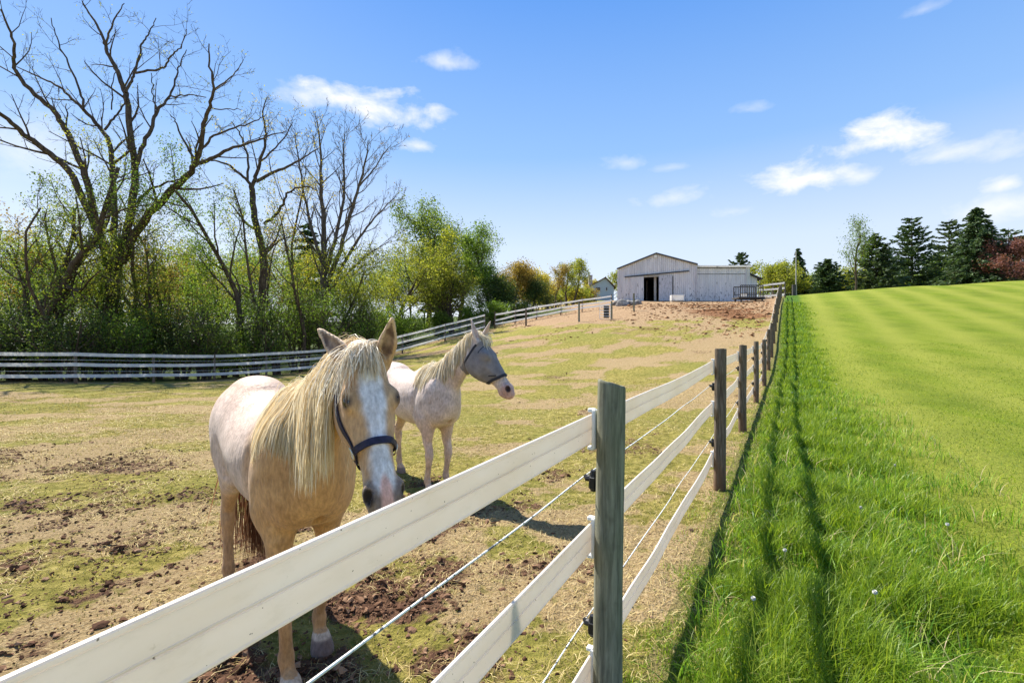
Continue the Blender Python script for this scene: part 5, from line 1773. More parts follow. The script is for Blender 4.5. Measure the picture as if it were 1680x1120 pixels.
class Field:
    def __init__(s, lo, hi, h):
        s.lo = np.array(lo, float)
        s.h = h
        s.n = np.ceil((np.array(hi) - s.lo) / h).astype(int) + 1
        s.D = np.full(s.n, .25, dtype=np.float32)

    def block(s, a, b):
        i0 = np.clip(np.floor((a - s.lo) / s.h).astype(int), 0, s.n - 1)
        i1 = np.clip(np.ceil((b - s.lo) / s.h).astype(int) + 1, 1, s.n)
        return i0, i1

    def coords(s, i0, i1):
        ax = [s.lo[k] + np.arange(i0[k], i1[k], dtype=np.float32) * s.h for k in range(3)]
        return np.meshgrid(*ax, indexing='ij')

    def seg_eval(s, X, Y, Z, c0, c1, u, w0, h0, w1, h1, ex=2.0):
        d = c1 - c0
        Ld = np.linalg.norm(d) + 1e-9
        dh = d / Ld
        u = u - dh * np.dot(u, dh)
        u = u / (np.linalg.norm(u) + 1e-9)
        v = np.cross(dh, u)
        x, y, z = X - c0[0], Y - c0[1], Z - c0[2]
        e = x * dh[0] + y * dh[1] + z * dh[2]
        t = np.clip(e / Ld, 0, 1)
        e = e - t * Ld
        a = x * u[0] + y * u[1] + z * u[2]
        b = x * v[0] + y * v[1] + z * v[2]
        w, hh = w0 + (w1 - w0) * t, h0 + (h1 - h0) * t
        m = np.minimum(w, hh)
        if ex != 2.0:
            r = ((np.abs(a / w) ** ex + np.abs(b / hh) ** ex) ** (2 / ex) + (e / m) ** 2) ** .5 + 1e-6
        else:
            r = np.sqrt((a / w) ** 2 + (b / hh) ** 2 + (e / m) ** 2) + 1e-6
        g = np.sqrt((a / w ** 2) ** 2 + (b / hh ** 2) ** 2 + (e / m ** 2) ** 2) / r + 1e-6
        return (r - 1) / g

    def chain(s, secs, u, k, sub=4, op='add', ex=2.0):
        """secs: list of (x,y,z,w,h)"""
        S = catmull(np.array(secs, float), sub) if len(secs) > 2 and sub > 1 else np.array(secs, float)
        S[:, 3:] = np.maximum(S[:, 3:], .004)
        mr = S[:, 3:].max()
        i0, i1 = s.block(S[:, :3].min(0) - mr - k - .02, S[:, :3].max(0) + mr + k + .02)
        T = np.full(i1 - i0, 1.0, dtype=np.float32)
        u = np.asarray(u, float)
        for a, b in zip(S[:-1], S[1:]):
            m2 = max(a[3:].max(), b[3:].max()) + k + .02
            j0, j1 = s.block(np.minimum(a[:3], b[:3]) - m2, np.maximum(a[:3], b[:3]) + m2)
            j0, j1 = np.maximum(j0, i0), np.minimum(j1, i1)
            X, Y, Z = s.coords(j0, j1)
            d = s.seg_eval(X, Y, Z, a[:3], b[:3], u, a[3], a[4], b[3], b[4], ex)
            sl = tuple(slice(j0[q] - i0[q], j1[q] - i0[q]) for q in range(3))
            T[sl] = np.minimum(T[sl], d)
        sl = tuple(slice(i0[q], i1[q]) for q in range(3))
        A = s.D[sl]
        if op == 'add':
            hh = np.maximum(k - np.abs(A - T), 0) / k
            s.D[sl] = np.minimum(A, T) - hh * hh * k * .25
        else:
            T = -T
            hh = np.maximum(k - np.abs(A - T), 0) / k
            s.D[sl] = np.maximum(A, T) + hh * hh * k * .25

    def ell(s, c, r, k, op='add', axis=(1, 0, 0), u=(0, 1, 0)):
        """ellipsoid with half sizes r along axis, u, and their cross"""
        c = np.asarray(c, float); ax = norm(np.asarray(axis, float))
        u = np.asarray(u, float); u = norm(u - ax * np.dot(u, ax)); v = np.cross(ax, u)
        mr = max(r) + k + .02
        i0, i1 = s.block(c - mr, c + mr)
        X, Y, Z = s.coords(i0, i1)
        x, y, z = X - c[0], Y - c[1], Z - c[2]
        a = x * ax[0] + y * ax[1] + z * ax[2]; b = x * u[0] + y * u[1] + z * u[2]; e = x * v[0] + y * v[1] + z * v[2]
        q = np.sqrt((a / r[0]) ** 2 + (b / r[1]) ** 2 + (e / r[2]) ** 2) + 1e-6
        g = np.sqrt((a / r[0] ** 2) ** 2 + (b / r[1] ** 2) ** 2 + (e / r[2] ** 2) ** 2) / q + 1e-6
        T = (q - 1) / g
        sl = tuple(slice(i0[t], i1[t]) for t in range(3))
        A = s.D[sl]
        if op != 'add':
            T = -T
        hh = np.maximum(k - np.abs(A - T), 0) / k
        s.D[sl] = (np.minimum(A, T) - hh * hh * k * .25) if op == 'add' else (np.maximum(A, T) + hh * hh * k * .25)

    def sample(s, P):
        q = np.clip((P - s.lo) / s.h, 0, np.array(s.n) - 1.001)
        i = q.astype(int); f = q - i
        out = 0
        for dx in (0, 1):
            for dy in (0, 1):
                for dz in (0, 1):
                    w = (f[:, 0] if dx else 1 - f[:, 0]) * (f[:, 1] if dy else 1 - f[:, 1]) * (f[:, 2] if dz else 1 - f[:, 2])
                    out = out + w * s.D[i[:, 0] + dx, i[:, 1] + dy, i[:, 2] + dz]
        return out

    def grad(s, P):
        e = s.h
        g = np.stack([s.sample(P + np.eye(3)[k] * e) - s.sample(P - np.eye(3)[k] * e) for k in range(3)], 1)
        return g / (np.linalg.norm(g, axis=1, keepdims=True) + 1e-9)

    def project(s, P, off, it=6, only_inside=False):
        P = P.copy()
        for _ in range(it):
            d = s.sample(P) - off
            if only_inside:
                d = np.minimum(d, 0)
            P -= s.grad(P) * np.clip(d, -.05, .05)[:, None]
        return P

    def surface(s, D=None, iso=0.0):
        D = (s.D if D is None else D) - iso
        S = D < 0
        n = D.shape
        cnt = np.zeros((n[0] - 1, n[1] - 1, n[2] - 1), np.int8)
        for dx in (0, 1):
            for dy in (0, 1):
                for dz in (0, 1):
                    cnt += S[dx:n[0] - 1 + dx, dy:n[1] - 1 + dy, dz:n[2] - 1 + dz]
        act = (cnt > 0) & (cnt < 8)
        idx = np.full(act.shape, -1, np.int64)
        I = np.argwhere(act)
        idx[act] = np.arange(len(I))
        co = {}
        for dx in (0, 1):
            for dy in (0, 1):
                for dz in (0, 1):
                    co[(dx, dy, dz)] = D[I[:, 0] + dx, I[:, 1] + dy, I[:, 2] + dz]
        acc = np.zeros((len(I), 3)); c = np.zeros(len(I))
        for a in co:
            for k in range(3):
                if a[k] == 0:
                    b = list(a); b[k] = 1; b = tuple(b)
                    va, vb = co[a], co[b]
                    m = (va < 0) != (vb < 0)
                    t = np.where(m, va / (va - vb + 1e-12), 0)
                    p = np.array(a, float)[None] + np.eye(3)[k][None] * t[:, None]
                    acc += p * m[:, None]; c += m
        V = s.lo + (I + acc / c[:, None]) * s.h
        F = []
        for k in range(3):
            s0 = [slice(None)] * 3; s1 = [slice(None)] * 3
            s0[k] = slice(0, n[k] - 1); s1[k] = slice(1, n[k])
            A, B = S[tuple(s0)], S[tuple(s1)]
            E = np.argwhere(A != B)
            o = [(k + 1) % 3, (k + 2) % 3]
            ok = np.all(E[:, o] > 0, axis=1) & np.all(E[:, o] < np.array(n)[o] - 1, axis=1)
            E = E[ok]
            e1 = np.zeros(3, int); e1[o[0]] = 1
            e2 = np.zeros(3, int); e2[o[1]] = 1
            q = [idx[tuple((E + d).T)] for d in (-e1 - e2, -e2, 0 * e1, -e1)]
            Q = np.stack(q, 1)
            fl = ~A[tuple(E.T)]
            Q[fl] = Q[fl][:, ::-1]
            F.append(Q)
        return V, np.concatenate(F)


def relax(V, F, it=4, lam=.5, mu=-.52):
    E = np.concatenate([F[:, [0, 1]], F[:, [1, 2]], F[:, [2, 3]], F[:, [3, 0]]])
    n = len(V)
    deg = np.bincount(E[:, 0], minlength=n) + np.bincount(E[:, 1], minlength=n)
    for i in range(it * 2):
        S = np.stack([np.bincount(E[:, 0], V[E[:, 1], k], n) + np.bincount(E[:, 1], V[E[:, 0], k], n) for k in range(3)], 1)
        V = V + (lam if i % 2 == 0 else mu) * (S / deg[:, None] - V)
    return V


def ribbons(paths, width, rng, taper=True):
    """flat hair ribbons: paths (n,k,3), width (n,)"""
    n, k, _ = paths.shape
    T = np.gradient(paths, axis=1)
    T /= np.linalg.norm(T, axis=2, keepdims=True) + 1e-9
    s = np.cross(T, rng.normal(size=(n, 1, 3)))
    s /= np.linalg.norm(s, axis=2, keepdims=True) + 1e-9
    prof = np.ones(k) if not taper else np.concatenate([[.75], np.ones(k - 3), [.7, .12]])
    w = width[:, None, None] * prof[None, :, None] * .5
    V = np.stack([paths - s * w, paths + s * w], 2).reshape(n, k * 2, 3)
    base = (np.arange(n) * k * 2)[:, None, None]
    q = np.stack([np.arange(k - 1) * 2, np.arange(k - 1) * 2 + 1, np.arange(k - 1) * 2 + 3, np.arange(k - 1) * 2 + 2], 1)[None]
    return V.reshape(-1, 3), (base + q).reshape(-1, 4)


def fall_hair(field, roots, d0, length, rng, k=14, grav=1.0, jitter=.25, stiff=.6, off=.006, clump=None):
    """let hairs fall over the skin"""
    n = len(roots)
    P = np.empty((n, k, 3))
    p = roots.copy(); d = d0.copy()
    P[:, 0] = p
    st = (length / (k - 1))[:, None]
    offs = off + np.abs(rng.normal(0, .007, n))
    for i in range(1, k):
        d = d * stiff + np.array([0, 0, -grav]) * (1 - stiff) + rng.normal(0, jitter * .12, (n, 3))
        d /= np.linalg.norm(d, axis=1, keepdims=True) + 1e-9
        q = p + d * st
        for _ in range(3):
            dd = field.sample(q)
            pen = np.minimum(dd - offs, 0)
            q = q - field.grad(q) * pen[:, None]
        d = q - p
        d /= np.linalg.norm(d, axis=1, keepdims=True) + 1e-9
        p = p + d * st
        P[:, i] = p
    return P


m_coat, nt = new_mat("horse coat")
cA = N(nt, 'ShaderNodeAttribute', attribute_name='coat')
O = N(nt, 'ShaderNodeTexCoord').outputs['Object']
hn = noise(nt, mapping(nt, O, (1, 1, .35)), 70, 4, .6)
hn2 = noise(nt, O, 9, 5, .6)
cc1 = mix_c(nt, 1.0, cA.outputs['Color'], ramp(nt, hn, [(0.28, (.66, .63, .60)), (0.72, (1.18, 1.17, 1.16))]), 'MULTIPLY')
cc1 = mix_c(nt, 1.0, cc1, ramp(nt, hn2, [(0.32, (.78, .74, .71)), (0.66, (1.08, 1.08, 1.08))]), 'MULTIPLY')
principled(nt, cc1, 0.6, math_n(nt, 'ADD', hn, hn2), .55, .010, spec=.22, sheen=.15)
m_eye, nt = new_mat("dark wet eye")
principled(nt, (0.006, 0.004, 0.003), 0.06, spec=.8)
m_halter, nt = new_mat("navy halter webbing")
O = N(nt, 'ShaderNodeTexCoord').outputs['Object']
principled(nt, ramp(nt, noise(nt, O, 60, 3, .5), [(0.3, (0.006, 0.006, 0.016)), (0.7, (0.022, 0.018, 0.05))]), .55, noise(nt, O, 260, 2, .5), .4, .003, spec=.35)
m_brass, nt = new_mat("tarnished metal ring")
principled(nt, (0.62, 0.55, 0.42), .3, metal=.9, spec=.5)
m_mask, nt = new_mat("grey fly mask mesh")
O = N(nt, 'ShaderNodeTexCoord').outputs['Object']
principled(nt, ramp(nt, noise(nt, O, 14, 4, .6), [(0.3, (0.165, 0.148, 0.142)), (0.7, (0.265, 0.24, 0.23))]), .75, noise(nt, O, 300, 2, .5), .5, .003, spec=.2)
m_maskt, nt = new_mat("dark mask trim")
principled(nt, (0.04, 0.038, 0.042), .7, spec=.2)


def hair_mat(name, stops):
    m, nt = new_mat(name)
    g = N(nt, 'ShaderNodeNewGeometry')
    col = ramp(nt, g.outputs['Random Per Island'], stops)
    p = nt.nodes.new('ShaderNodeBsdfPrincipled')
    L(nt, col, p.inputs['Base Color'])
    p.inputs['Roughness'].default_value = .45
    p.inputs['Specular IOR Level'].default_value = .35
    t = nt.nodes.new('ShaderNodeBsdfTranslucent')
    L(nt, col, t.inputs[0])
    mx = nt.nodes.new('ShaderNodeMixShader'); mx.inputs[0].default_value = .35
    L(nt, p.outputs[0], mx.inputs[1]); L(nt, t.outputs[0], mx.inputs[2])
    o = nt.nodes.new('ShaderNodeOutputMaterial'); L(nt, mx.outputs[0], o.inputs[0])
    return m


H_CREAM = hair_mat("cream mane hair", [(0, (.64, .46, .22)), (.35, (.77, .62, .37)), (.7, (.83, .73, .52)), (1, (.88, .82, .67))])
H_PALE = hair_mat("pale mane hair", [(0, (.55, .43, .24)), (.4, (.75, .65, .45)), (1, (.90, .86, .76))])
H_TAIL = hair_mat("brown tail hair", [(0, (.10, .035, .018)), (.5, (.22, .09, .045)), (.85, (.38, .20, .10)), (1, (.6, .42, .25))])
H_LASH = hair_mat("white forelock hair", [(0, (.58, .45, .28)), (.4, (.80, .70, .55)), (1, (.90, .86, .76))])


def strap(field, pts, width, wdir, off=.006, thick=.005, mb=None, close=False, proj=True, m=6):
    """webbing strap along pts; wdir = direction of its width"""
    P = np.asarray(pts, float)
    if m > 1:
        P = catmull(P, m)
    if proj:
        P = field.project(P, off, 8)
    Nn = field.grad(P)
    T = np.gradient(P, axis=0); T /= np.linalg.norm(T, axis=1, keepdims=True) + 1e-9
    W = np.cross(Nn, T); W /= np.linalg.norm(W, axis=1, keepdims=True) + 1e-9
    k = len(P)
    hw, th = width / 2, thick
    sec = [(-hw, 0), (-hw, th * .8), (-hw * .85, th), (hw * .85, th), (hw, th * .8), (hw, 0)]
    V = np.stack([P + W * a + Nn * b for a, b in sec], 1).reshape(-1, 3)
    ns = len(sec)
    i, j = np.meshgrid(np.arange(k - 1), np.arange(ns), indexing='ij')
    j2 = (j + 1) % ns
    F = np.stack([i * ns + j, i * ns + j2, (i + 1) * ns + j2, (i + 1) * ns + j], -1).reshape(-1, 4)
    mb.add(V, [F])
    return P


def make_horse(label, origin, fwd, S, poll, muzz, ndir, feet, coat_fn, seed, scale=1.0, hvox=.0085, neck_mid=None, hip_w=1.0, tail_sw=0.0):
    """S: neck etc. All in the body frame: x forward, y left, z up (metres)."""
    rng = np.random.default_rng(seed)
    th = math.atan2(fwd[1], fwd[0])
    root = thing('horse', label, 'horse', origin, th)
    poll = np.array(poll, float); muzz = np.array(muzz, float)
    a = norm(muzz - poll); HL = np.linalg.norm(muzz - poll) / .60        # head scale
    nrm = norm(np.array(ndir, float) - a * np.dot(ndir, a))
    sid = np.cross(nrm, a)                                             # to the horse's left
    if sid[1] < 0:
        sid = -sid

    def HP(la, ls, ln):
        return poll + (a * la + sid * ls + nrm * ln) * HL

    lo = np.array([-.98, -.42, -.03]); hi = np.array([.85, .42, 1.55])
    hp = np.array([HP(-.02, 0, 0), HP(.62, 0, 0), HP(.62, 0, -.2), HP(-.25, .12, .05), HP(-.25, -.12, .05), HP(.3, .15, -.3), HP(.3, -.15, -.3)])
    lo = np.minimum(lo, hp.min(0) - .05); hi = np.maximum(hi, hp.max(0) + .05)
    f = Field(lo, hi, hvox)
    Y = (0, 1, 0)
    sc = scale

    def q(x, y, z, w, h):
        return (x * sc, y * sc, z * sc, w * sc, h * sc)
    # trunk (x, y, z, half width, half height)
    f.chain([q(-.80, 0, 1.10, .10, .14), q(-.72, 0, 1.13, .185 * hip_w, .215), q(-.58, 0, 1.155, .235 * hip_w, .262), q(-.40, 0, 1.15, .255 * hip_w, .278), q(-.20, 0, 1.09, .262, .285),
             q(.02, 0, 1.05, .272, .305), q(.22, 0, 1.05, .262, .315), q(.42, 0, 1.06, .225, .325), q(.56, 0, 1.04, .20, .28), q(.66, 0, 1.02, .15, .20)], Y, .03, 4)
    # withers and croup
    f.ell(np.array([.36, 0, 1.36]) * sc, np.array([.24, .055, .085]) * sc, .10)
    f.ell(np.array([-.5, 0, 1.38]) * sc, np.array([.22, .11, .06]) * sc, .10)
    for s_ in (-1, 1):
        # shoulder, haunch
        f.ell(np.array([.50, s_ * .135, 1.02]) * sc, np.array([.12, .085, .30]) * sc, .10, axis=(.85, 0, -.35))
        f.ell(np.array([.60, s_ * .095, .93]) * sc, np.array([.11, .09, .13]) * sc, .07)
        f.ell(np.array([-.56, s_ * .13 * hip_w, 1.05]) * sc, np.array([.22, .115, .28]) * sc, .10)
        f.ell(np.array([-.70, s_ * .11 * hip_w, .96]) * sc, np.array([.10, .085, .21]) * sc, .08)
    for s_ in (-1, 1):
        f.chain([q(.43, s_ * .215, 1.28, .016, .016), q(.36, s_ * .245, 1.10, .014, .014), q(.33, s_ * .235, .92, .012, .012)], Y, .05, 3, 'sub')     # groove behind the shoulder
        f.chain([q(-.30, s_ * .272, 1.02, .012, .014), q(-.36, s_ * .262, .90, .014, .014)], Y, .05, 1, 'sub')                                    # flank fold
        f.ell(np.array([.42, s_ * .15, .90]) * sc, np.array([.10, .075, .12]) * sc, .05)                                                          # upper arm
    f.chain([q(.76, 0, 1.08, .010, .012), q(.735, 0, .95, .012, .014), q(.66, 0, .82, .010, .012)], Y, .05, 2, 'sub')                              # breast furrow
    # neck
    nb = np.array([.50, 0, 1.17]) * sc
    p3 = poll + (a * .03 - nrm * .085) * HL
    mid = nb * .5 + p3 * .5 + (np.array([.0, 0, .0]) if neck_mid is None else np.array(neck_mid))
    up_u = sid * .35 + np.array([0, 1, 0]) * .65
    f.chain([(*(nb + np.array([-.10, 0, -.06]) * sc), .15 * sc, .27 * sc), (*nb, .135 * sc, .255 * sc), (*(nb * .72 + mid * .28), .112 * sc, .215 * sc), (*mid, .088 * sc, .165 * sc),
             (*(mid * .35 + p3 * .65), .074 * sc, .135 * sc), (*p3, .068 * sc, .11 * sc)], up_u, .09, 5)
    # head (along, half width, half depth, centre below the nose line)
    hd = [(.00, .064, .075, -.075), (.07, .086, .100, -.098), (.15, .094, .122, -.122), (.22, .094, .130, -.130), (.29, .082, .118, -.120), (.36, .066, .090, -.097),
          (.43, .056, .070, -.082), (.50, .058, .064, -.076), (.555, .062, .060, -.072), (.595, .053, .050, -.070)]
    f.chain([(*HP(la, 0, ln), w * HL, h * HL) for la, w, h, ln in hd], sid, .035, 4, ex=2.5)
    for s_ in (-1, 1):
        f.ell(HP(.19, s_ * .079, -.040), np.array([.044, .034, .028]) * HL, .035, axis=a, u=sid)       # brow
        f.ell(HP(.20, s_ * .062, -.165), np.array([.095, .036, .085]) * HL, .05, axis=a, u=sid)         # jowl
        f.chain([(*HP(.25, s_ * .078, -.085), .012 * HL, .012 * HL), (*HP(.37, s_ * .058, -.075), .010 * HL, .010 * HL)], sid, .03, 1)   # facial crest
        f.ell(HP(.545, s_ * .054, -.045), np.array([.042, .024, .032]) * HL, .025, axis=a, u=sid)       # nostril wing
    for s_ in (-1, 1):
        f.chain([(*HP(.168, s_ * .098, -.040), .005, .005), (*HP(.182, s_ * .104, -.024), .005, .005), (*HP(.205, s_ * .105, -.017), .005, .005), (*HP(.228, s_ * .097, -.026), .004, .004)], sid, .012, 3)
    f.ell(HP(.575, 0, -.112), np.array([.032, .036, .026]) * HL, .03, axis=a, u=sid)                     # lower lip
    f.ell(HP(.545, 0, -.130), np.array([.032, .028, .022]) * HL, .03, axis=a, u=sid)                     # chin
    for s_ in (-1, 1):
        f.ell(HP(.556, s_ * .067, -.034), np.array([.030, .020, .016]) * HL, .008, 'sub', axis=a * .8 - nrm * .55, u=sid)     # nostril
        f.ell(HP(.20, s_ * .113, -.040), np.array([.026, .018, .019]) * HL, .010, 'sub', axis=a, u=sid)                      # eye socket
        f.chain([(*HP(.525, s_ * .062, -.112), .006, .004), (*HP(.58, s_ * .045, -.098), .006, .004), (*HP(.606, 0, -.094), .006, .004)], sid, .006, 1, 'sub')   # mouth
    # ears
    for s_ in (-1, 1):
        eb, ed = S['ear'](s_, HP, a, sid, nrm)
        et = eb + ed * .20 * HL
        eside = norm(S.get('ear_open', nrm) * 1.0)
        ew = norm(np.cross(ed, eside))
        f.chain([(*(eb - ed * .02), .030, .028), (*(eb + ed * .035), .036, .026), (*(eb + ed * .085), .040, .022), (*(eb + ed * .13), .030, .016), (*(et - ed * .012), .012, .009), (*et, .005, .005)], ew, .018, 4)
        ci = eb + ed * .085 + eside * .022
        f.chain([(*(eb + ed * .03 + eside * .022), .017, .016), (*ci, .028, .021), (*(eb + ed * .135 + eside * .015), .019, .013), (*(et - ed * .025 + eside * .010), .005, .005)], ew, .008, 3, 'sub')
    # legs
    for s_, key in ((-1, 'fr'), (1, 'fl')):
        fx, fy, kb = feet[key]          # hoof x, y, knee bend forward
        y0 = s_ * .125
        el_ = np.array([.44, s_ * .135, .84]); ho = np.array([fx, fy, 0.0])
        kn = el_ * .46 + ho * .54 + np.array([.025 + kb, 0, 0]); kn[2] = .44
        ft = ho + (kn - ho) * .0; ft = np.array([fx - .045 + (kn[0] - fx) * .22, fy + (kn[1] - fy) * .25, .165])
        cm = (kn + ft) / 2; cm[2] = .30
        fm = (el_ + kn) / 2; fm[2] = .66
        pa = np.array([fx - .012, fy, .085])
        secs = [q(*el_, .085, .13), q(*(fm + [0, 0, .06]), .068, .085), q(*(fm + [0, 0, -.06]), .052, .058), q(kn[0], kn[1], .50, .044, .046), q(kn[0], kn[1], .44, .047, .050), q(kn[0] - .005, kn[1], .385, .038, .040),
                q(*cm, .030, .035), q(ft[0], ft[1], .205, .031, .037), q(*ft, .039, .043), q(ft[0] * .6 + pa[0] * .4, ft[1] * .6 + pa[1] * .4, .125, .033, .034), q(*pa, .036, .040)]
        f.chain(secs, Y, .06, 3)
        f.chain([q(fx + .0, fy, .075, .046, .050), q(fx + .015, fy, .04, .054, .061), q(fx + .022, fy, .014, .058, .066)], Y, .012, 2, ex=2.4)
    for s_, key in ((-1, 'hr'), (1, 'hl')):
        fx, fy, _ = feet[key]
        st = np.array([-.40, s_ * .155, .88]); ho = np.array([fx, fy, 0])
        hk = np.array([fx - .055, fy, .535])
        gm = st * .52 + hk * .48
        ft = np.array([fx - .035, fy, .17]); cm = (hk + ft) / 2
        pa = np.array([fx - .012, fy, .085])
        secs = [q(-.50, s_ * .14 * hip_w, 1.0, .105, .19), q(*st, .088, .14), q(*(gm + [.01, 0, .05]), .066, .085), q(*(gm * .45 + hk * .55 + [0, 0, .03]), .046, .058), q(hk[0] - .004, hk[1], hk[2] + .03, .042, .062),
                q(hk[0] + .006, hk[1], hk[2] - .04, .043, .056), q(hk[0] * .7 + ft[0] * .3 + .0, fy, .42, .035, .043), q(*cm, .031, .037), q(ft[0], ft[1], .21, .033, .039), q(*ft, .040, .044), q((ft[0] + pa[0]) / 2, fy, .125, .034, .035), q(*pa, .036, .040)]
        f.chain(secs, Y, .06, 3)
        f.ell(np.array([hk[0] - .055, hk[1], hk[2] + .045]) * sc, np.array([.022, .02, .04]) * sc, .04)          # point of hock
        f.chain([q(fx + .0, fy, .075, .044, .048), q(fx + .012, fy, .04, .051, .058), q(fx + .018, fy, .014, .055, .062)], Y, .012, 2, ex=2.4)
    # tail dock
    f.chain([q(-.80, 0, 1.25, .035, .035), q(-.87, 0, 1.20, .034, .034), q(-.905, tail_sw * .2, 1.08, .028, .028), q(-.90, tail_sw * .5, .93, .018, .018)], Y, .05, 3)
    V, F = f.surface()
    V = relax(V, F, 3)
    Nn = f.grad(V)
    # head coordinates of every vertex
    R = V - poll
    ha, hs_, hn_ = R @ a / HL, R @ sid / HL, R @ nrm / HL
    col = coat_fn(V, Nn, ha, hs_, hn_, sc, HP, a, sid, nrm, HL, S)
    body = mesh_np('body', V, [F], m_coat, root, smooth=True, cols={'coat': col})
    for s_ in (-1, 1):
        mb = MB()
        import bmesh
        bm = bmesh.new(); bmesh.ops.create_uvsphere(bm, u_segments=20, v_segments=12, radius=1)
        vv = np.array([v.co[:] for v in bm.verts])
        f4 = np.array([[v.index for v in fc.verts] for fc in bm.faces if len(fc.verts) == 4]); f3 = np.array([[v.index for v in fc.verts] for fc in bm.faces if len(fc.verts) == 3])
        bm.free()
        c = HP(.20, s_ * .0885, -.034)
        W = c + (vv[:, :1] * a[None] * .0265 + vv[:, 1:2] * sid[None] * .021 + vv[:, 2:3] * nrm[None] * .021) * HL
        mesh_np('eye', W, [f4, f3], m_eye, root, smooth=True)
    return root, f, HP, a, sid, nrm, HL, rng, nb, mid, p3


def lerp3(c0, c1, t):
    return np.array(c0)[None] * (1 - t[:, None]) + np.array(c1)[None] * t[:, None]


def blend(col, c, m):
    m = np.clip(m, 0, 1)[:, None]
    return col * (1 - m) + np.array(c)[None] * m


def noise3(V, s, seed):
    return (fbm(V[:, 0] * s + V[:, 1] * s * .7, V[:, 2] * s + V[:, 1] * s * .5, 4, seed) - .5) * 2


def coat_palomino(V, Nn, ha, hs, hn, sc, HP, a, sid, nrm, HL, S):
    n1, n2 = noise3(V, 3.0, 5), noise3(V, 9.0, 9)
    x, y, z = V[:, 0] / sc, V[:, 1] / sc, V[:, 2] / sc
    tan = np.array([.60, .345, .145])
    col = np.tile(tan, (len(V), 1))
    # pale winter coat still on the barrel and back
    pale = sstep(.46, .22, x + n1 * .06) * sstep(.60, .80, z + n1 * .06) * sstep(-.86, -.74, x)
    col = blend(col, (.68, .54, .455), pale * .92)
    col = blend(col, (.60, .40, .28), sstep(1.22, 1.42, z + n1 * .05) * pale * .6)
    col = blend(col, (.62, .42, .26), sstep(.5, .25, np.abs(x + .74)) * sstep(1.1, .8, z) * .5 * (x < -.5))
    col = blend(col, (.42, .36, .32), sstep(.18, .75, n2 + .5 * n1) * pale * .38)
    smu = np.exp(-(((x + .02) / .10) ** 2 + ((z - .98 - .3 * (x + .02)) / .07) ** 2)) * (y < 0)
    col = blend(col, (.33, .28, .25), smu * sstep(-.25, .35, noise3(V, 22, 31)) * .8)
    # darker legs
    col = blend(col, (.40, .22, .10), sstep(.62, .40, z) * .55)
    col = blend(col, (.46, .27, .13), sstep(.55, .75, z) * sstep(.95, .7, z) * (x < -.5) * .4)
    head = (ha > .0) & (np.abs(hs) < .2) & (hn > -.34) & (hn < .08) & (V[:, 2] > .75)
    hm = head.astype(float)
    hcol = np.tile(np.array([.55, .34, .17]), (len(V), 1))
    hcol = blend(hcol, (.60, .46, .33), sstep(.38, .47, ha + n2 * .02) * sstep(-.05, -.10, hn) * .8)
    # grey muzzle
    hcol = blend(hcol, (.20, .165, .15), sstep(.47, .54, ha + n2 * .015 - hn * .1))
    # blaze down the face, widening over the eyes
    cx = -.004
    bw = np.interp(ha, [0, .06, .12, .2, .27, .36, .45, .52, .60], [.012, .03, .046, .046, .034, .030, .040, .034, .022])
    bl = sstep(.016, -.012, np.abs(hs - cx) - bw - n2 * .010 - noise3(V, 40, 57) * .006) * sstep(-.10, -.045, hn) * sstep(.02, .06, ha) * sstep(.565, .54, ha)
    hcol = blend(hcol, (.80, .78, .77), bl)
    streak = sstep(.012, .0, np.abs(hs - .004 + n2 * .006)) * sstep(.07, .12, ha) * sstep(.27, .17, ha) * sstep(.0, .25, n2 + .1) * (hn > -.06)
    hcol = blend(hcol, (.30, .28, .27), streak * .6)
    # pink snip
    hcol = blend(hcol, (.76, .47, .40), sstep(.008, -.008, np.abs(hs + .004) - np.interp(ha, [.48, .53, .60, .63], [.006, .022, .02, .012])) * sstep(.47, .51, ha) * sstep(-.115, -.075, hn))
    # nostril hollow and eye rim
    for s_ in (-1, 1):
        d = np.sqrt(((ha - .556) / .034) ** 2 + ((hs - s_ * .062) / .026) ** 2 + ((hn + .036) / .026) ** 2)
        hcol = blend(hcol, (.025, .017, .016), sstep(1.15, .75, d))
        d = np.sqrt(((ha - .20) / .034) ** 2 + ((hs - s_ * .092) / .034) ** 2 + ((hn + .036) / .032) ** 2)
        hcol = blend(hcol, (.045, .03, .025), sstep(1.12, .62, d) * .95)
    m = hm * sstep(.0, .04, ha) * sstep(-.02, .03, ha + (hn + .08) * .35)
    col = col * (1 - m[:, None]) + hcol * m[:, None]
    # ear insides
    ear = (ha < .03) & (V[:, 2] > HP(0, 0, 0)[2] - .03) & (np.abs(hs) < .2)
    eo = S.get('ear_open', nrm)
    fi = (Nn @ eo)
    col = blend(col, (.70, .50, .33), ear * 1.0 * sstep(.02, -.02, ha))
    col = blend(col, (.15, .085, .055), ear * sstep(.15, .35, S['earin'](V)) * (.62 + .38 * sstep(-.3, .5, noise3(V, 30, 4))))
    # hooves and white coronets
    col = blend(col, (.56, .45, .34), (z < .11) * (z > .07) * 1.0)
    col = blend(col, (.20, .145, .125), sstep(.088, .072, z))
    return col


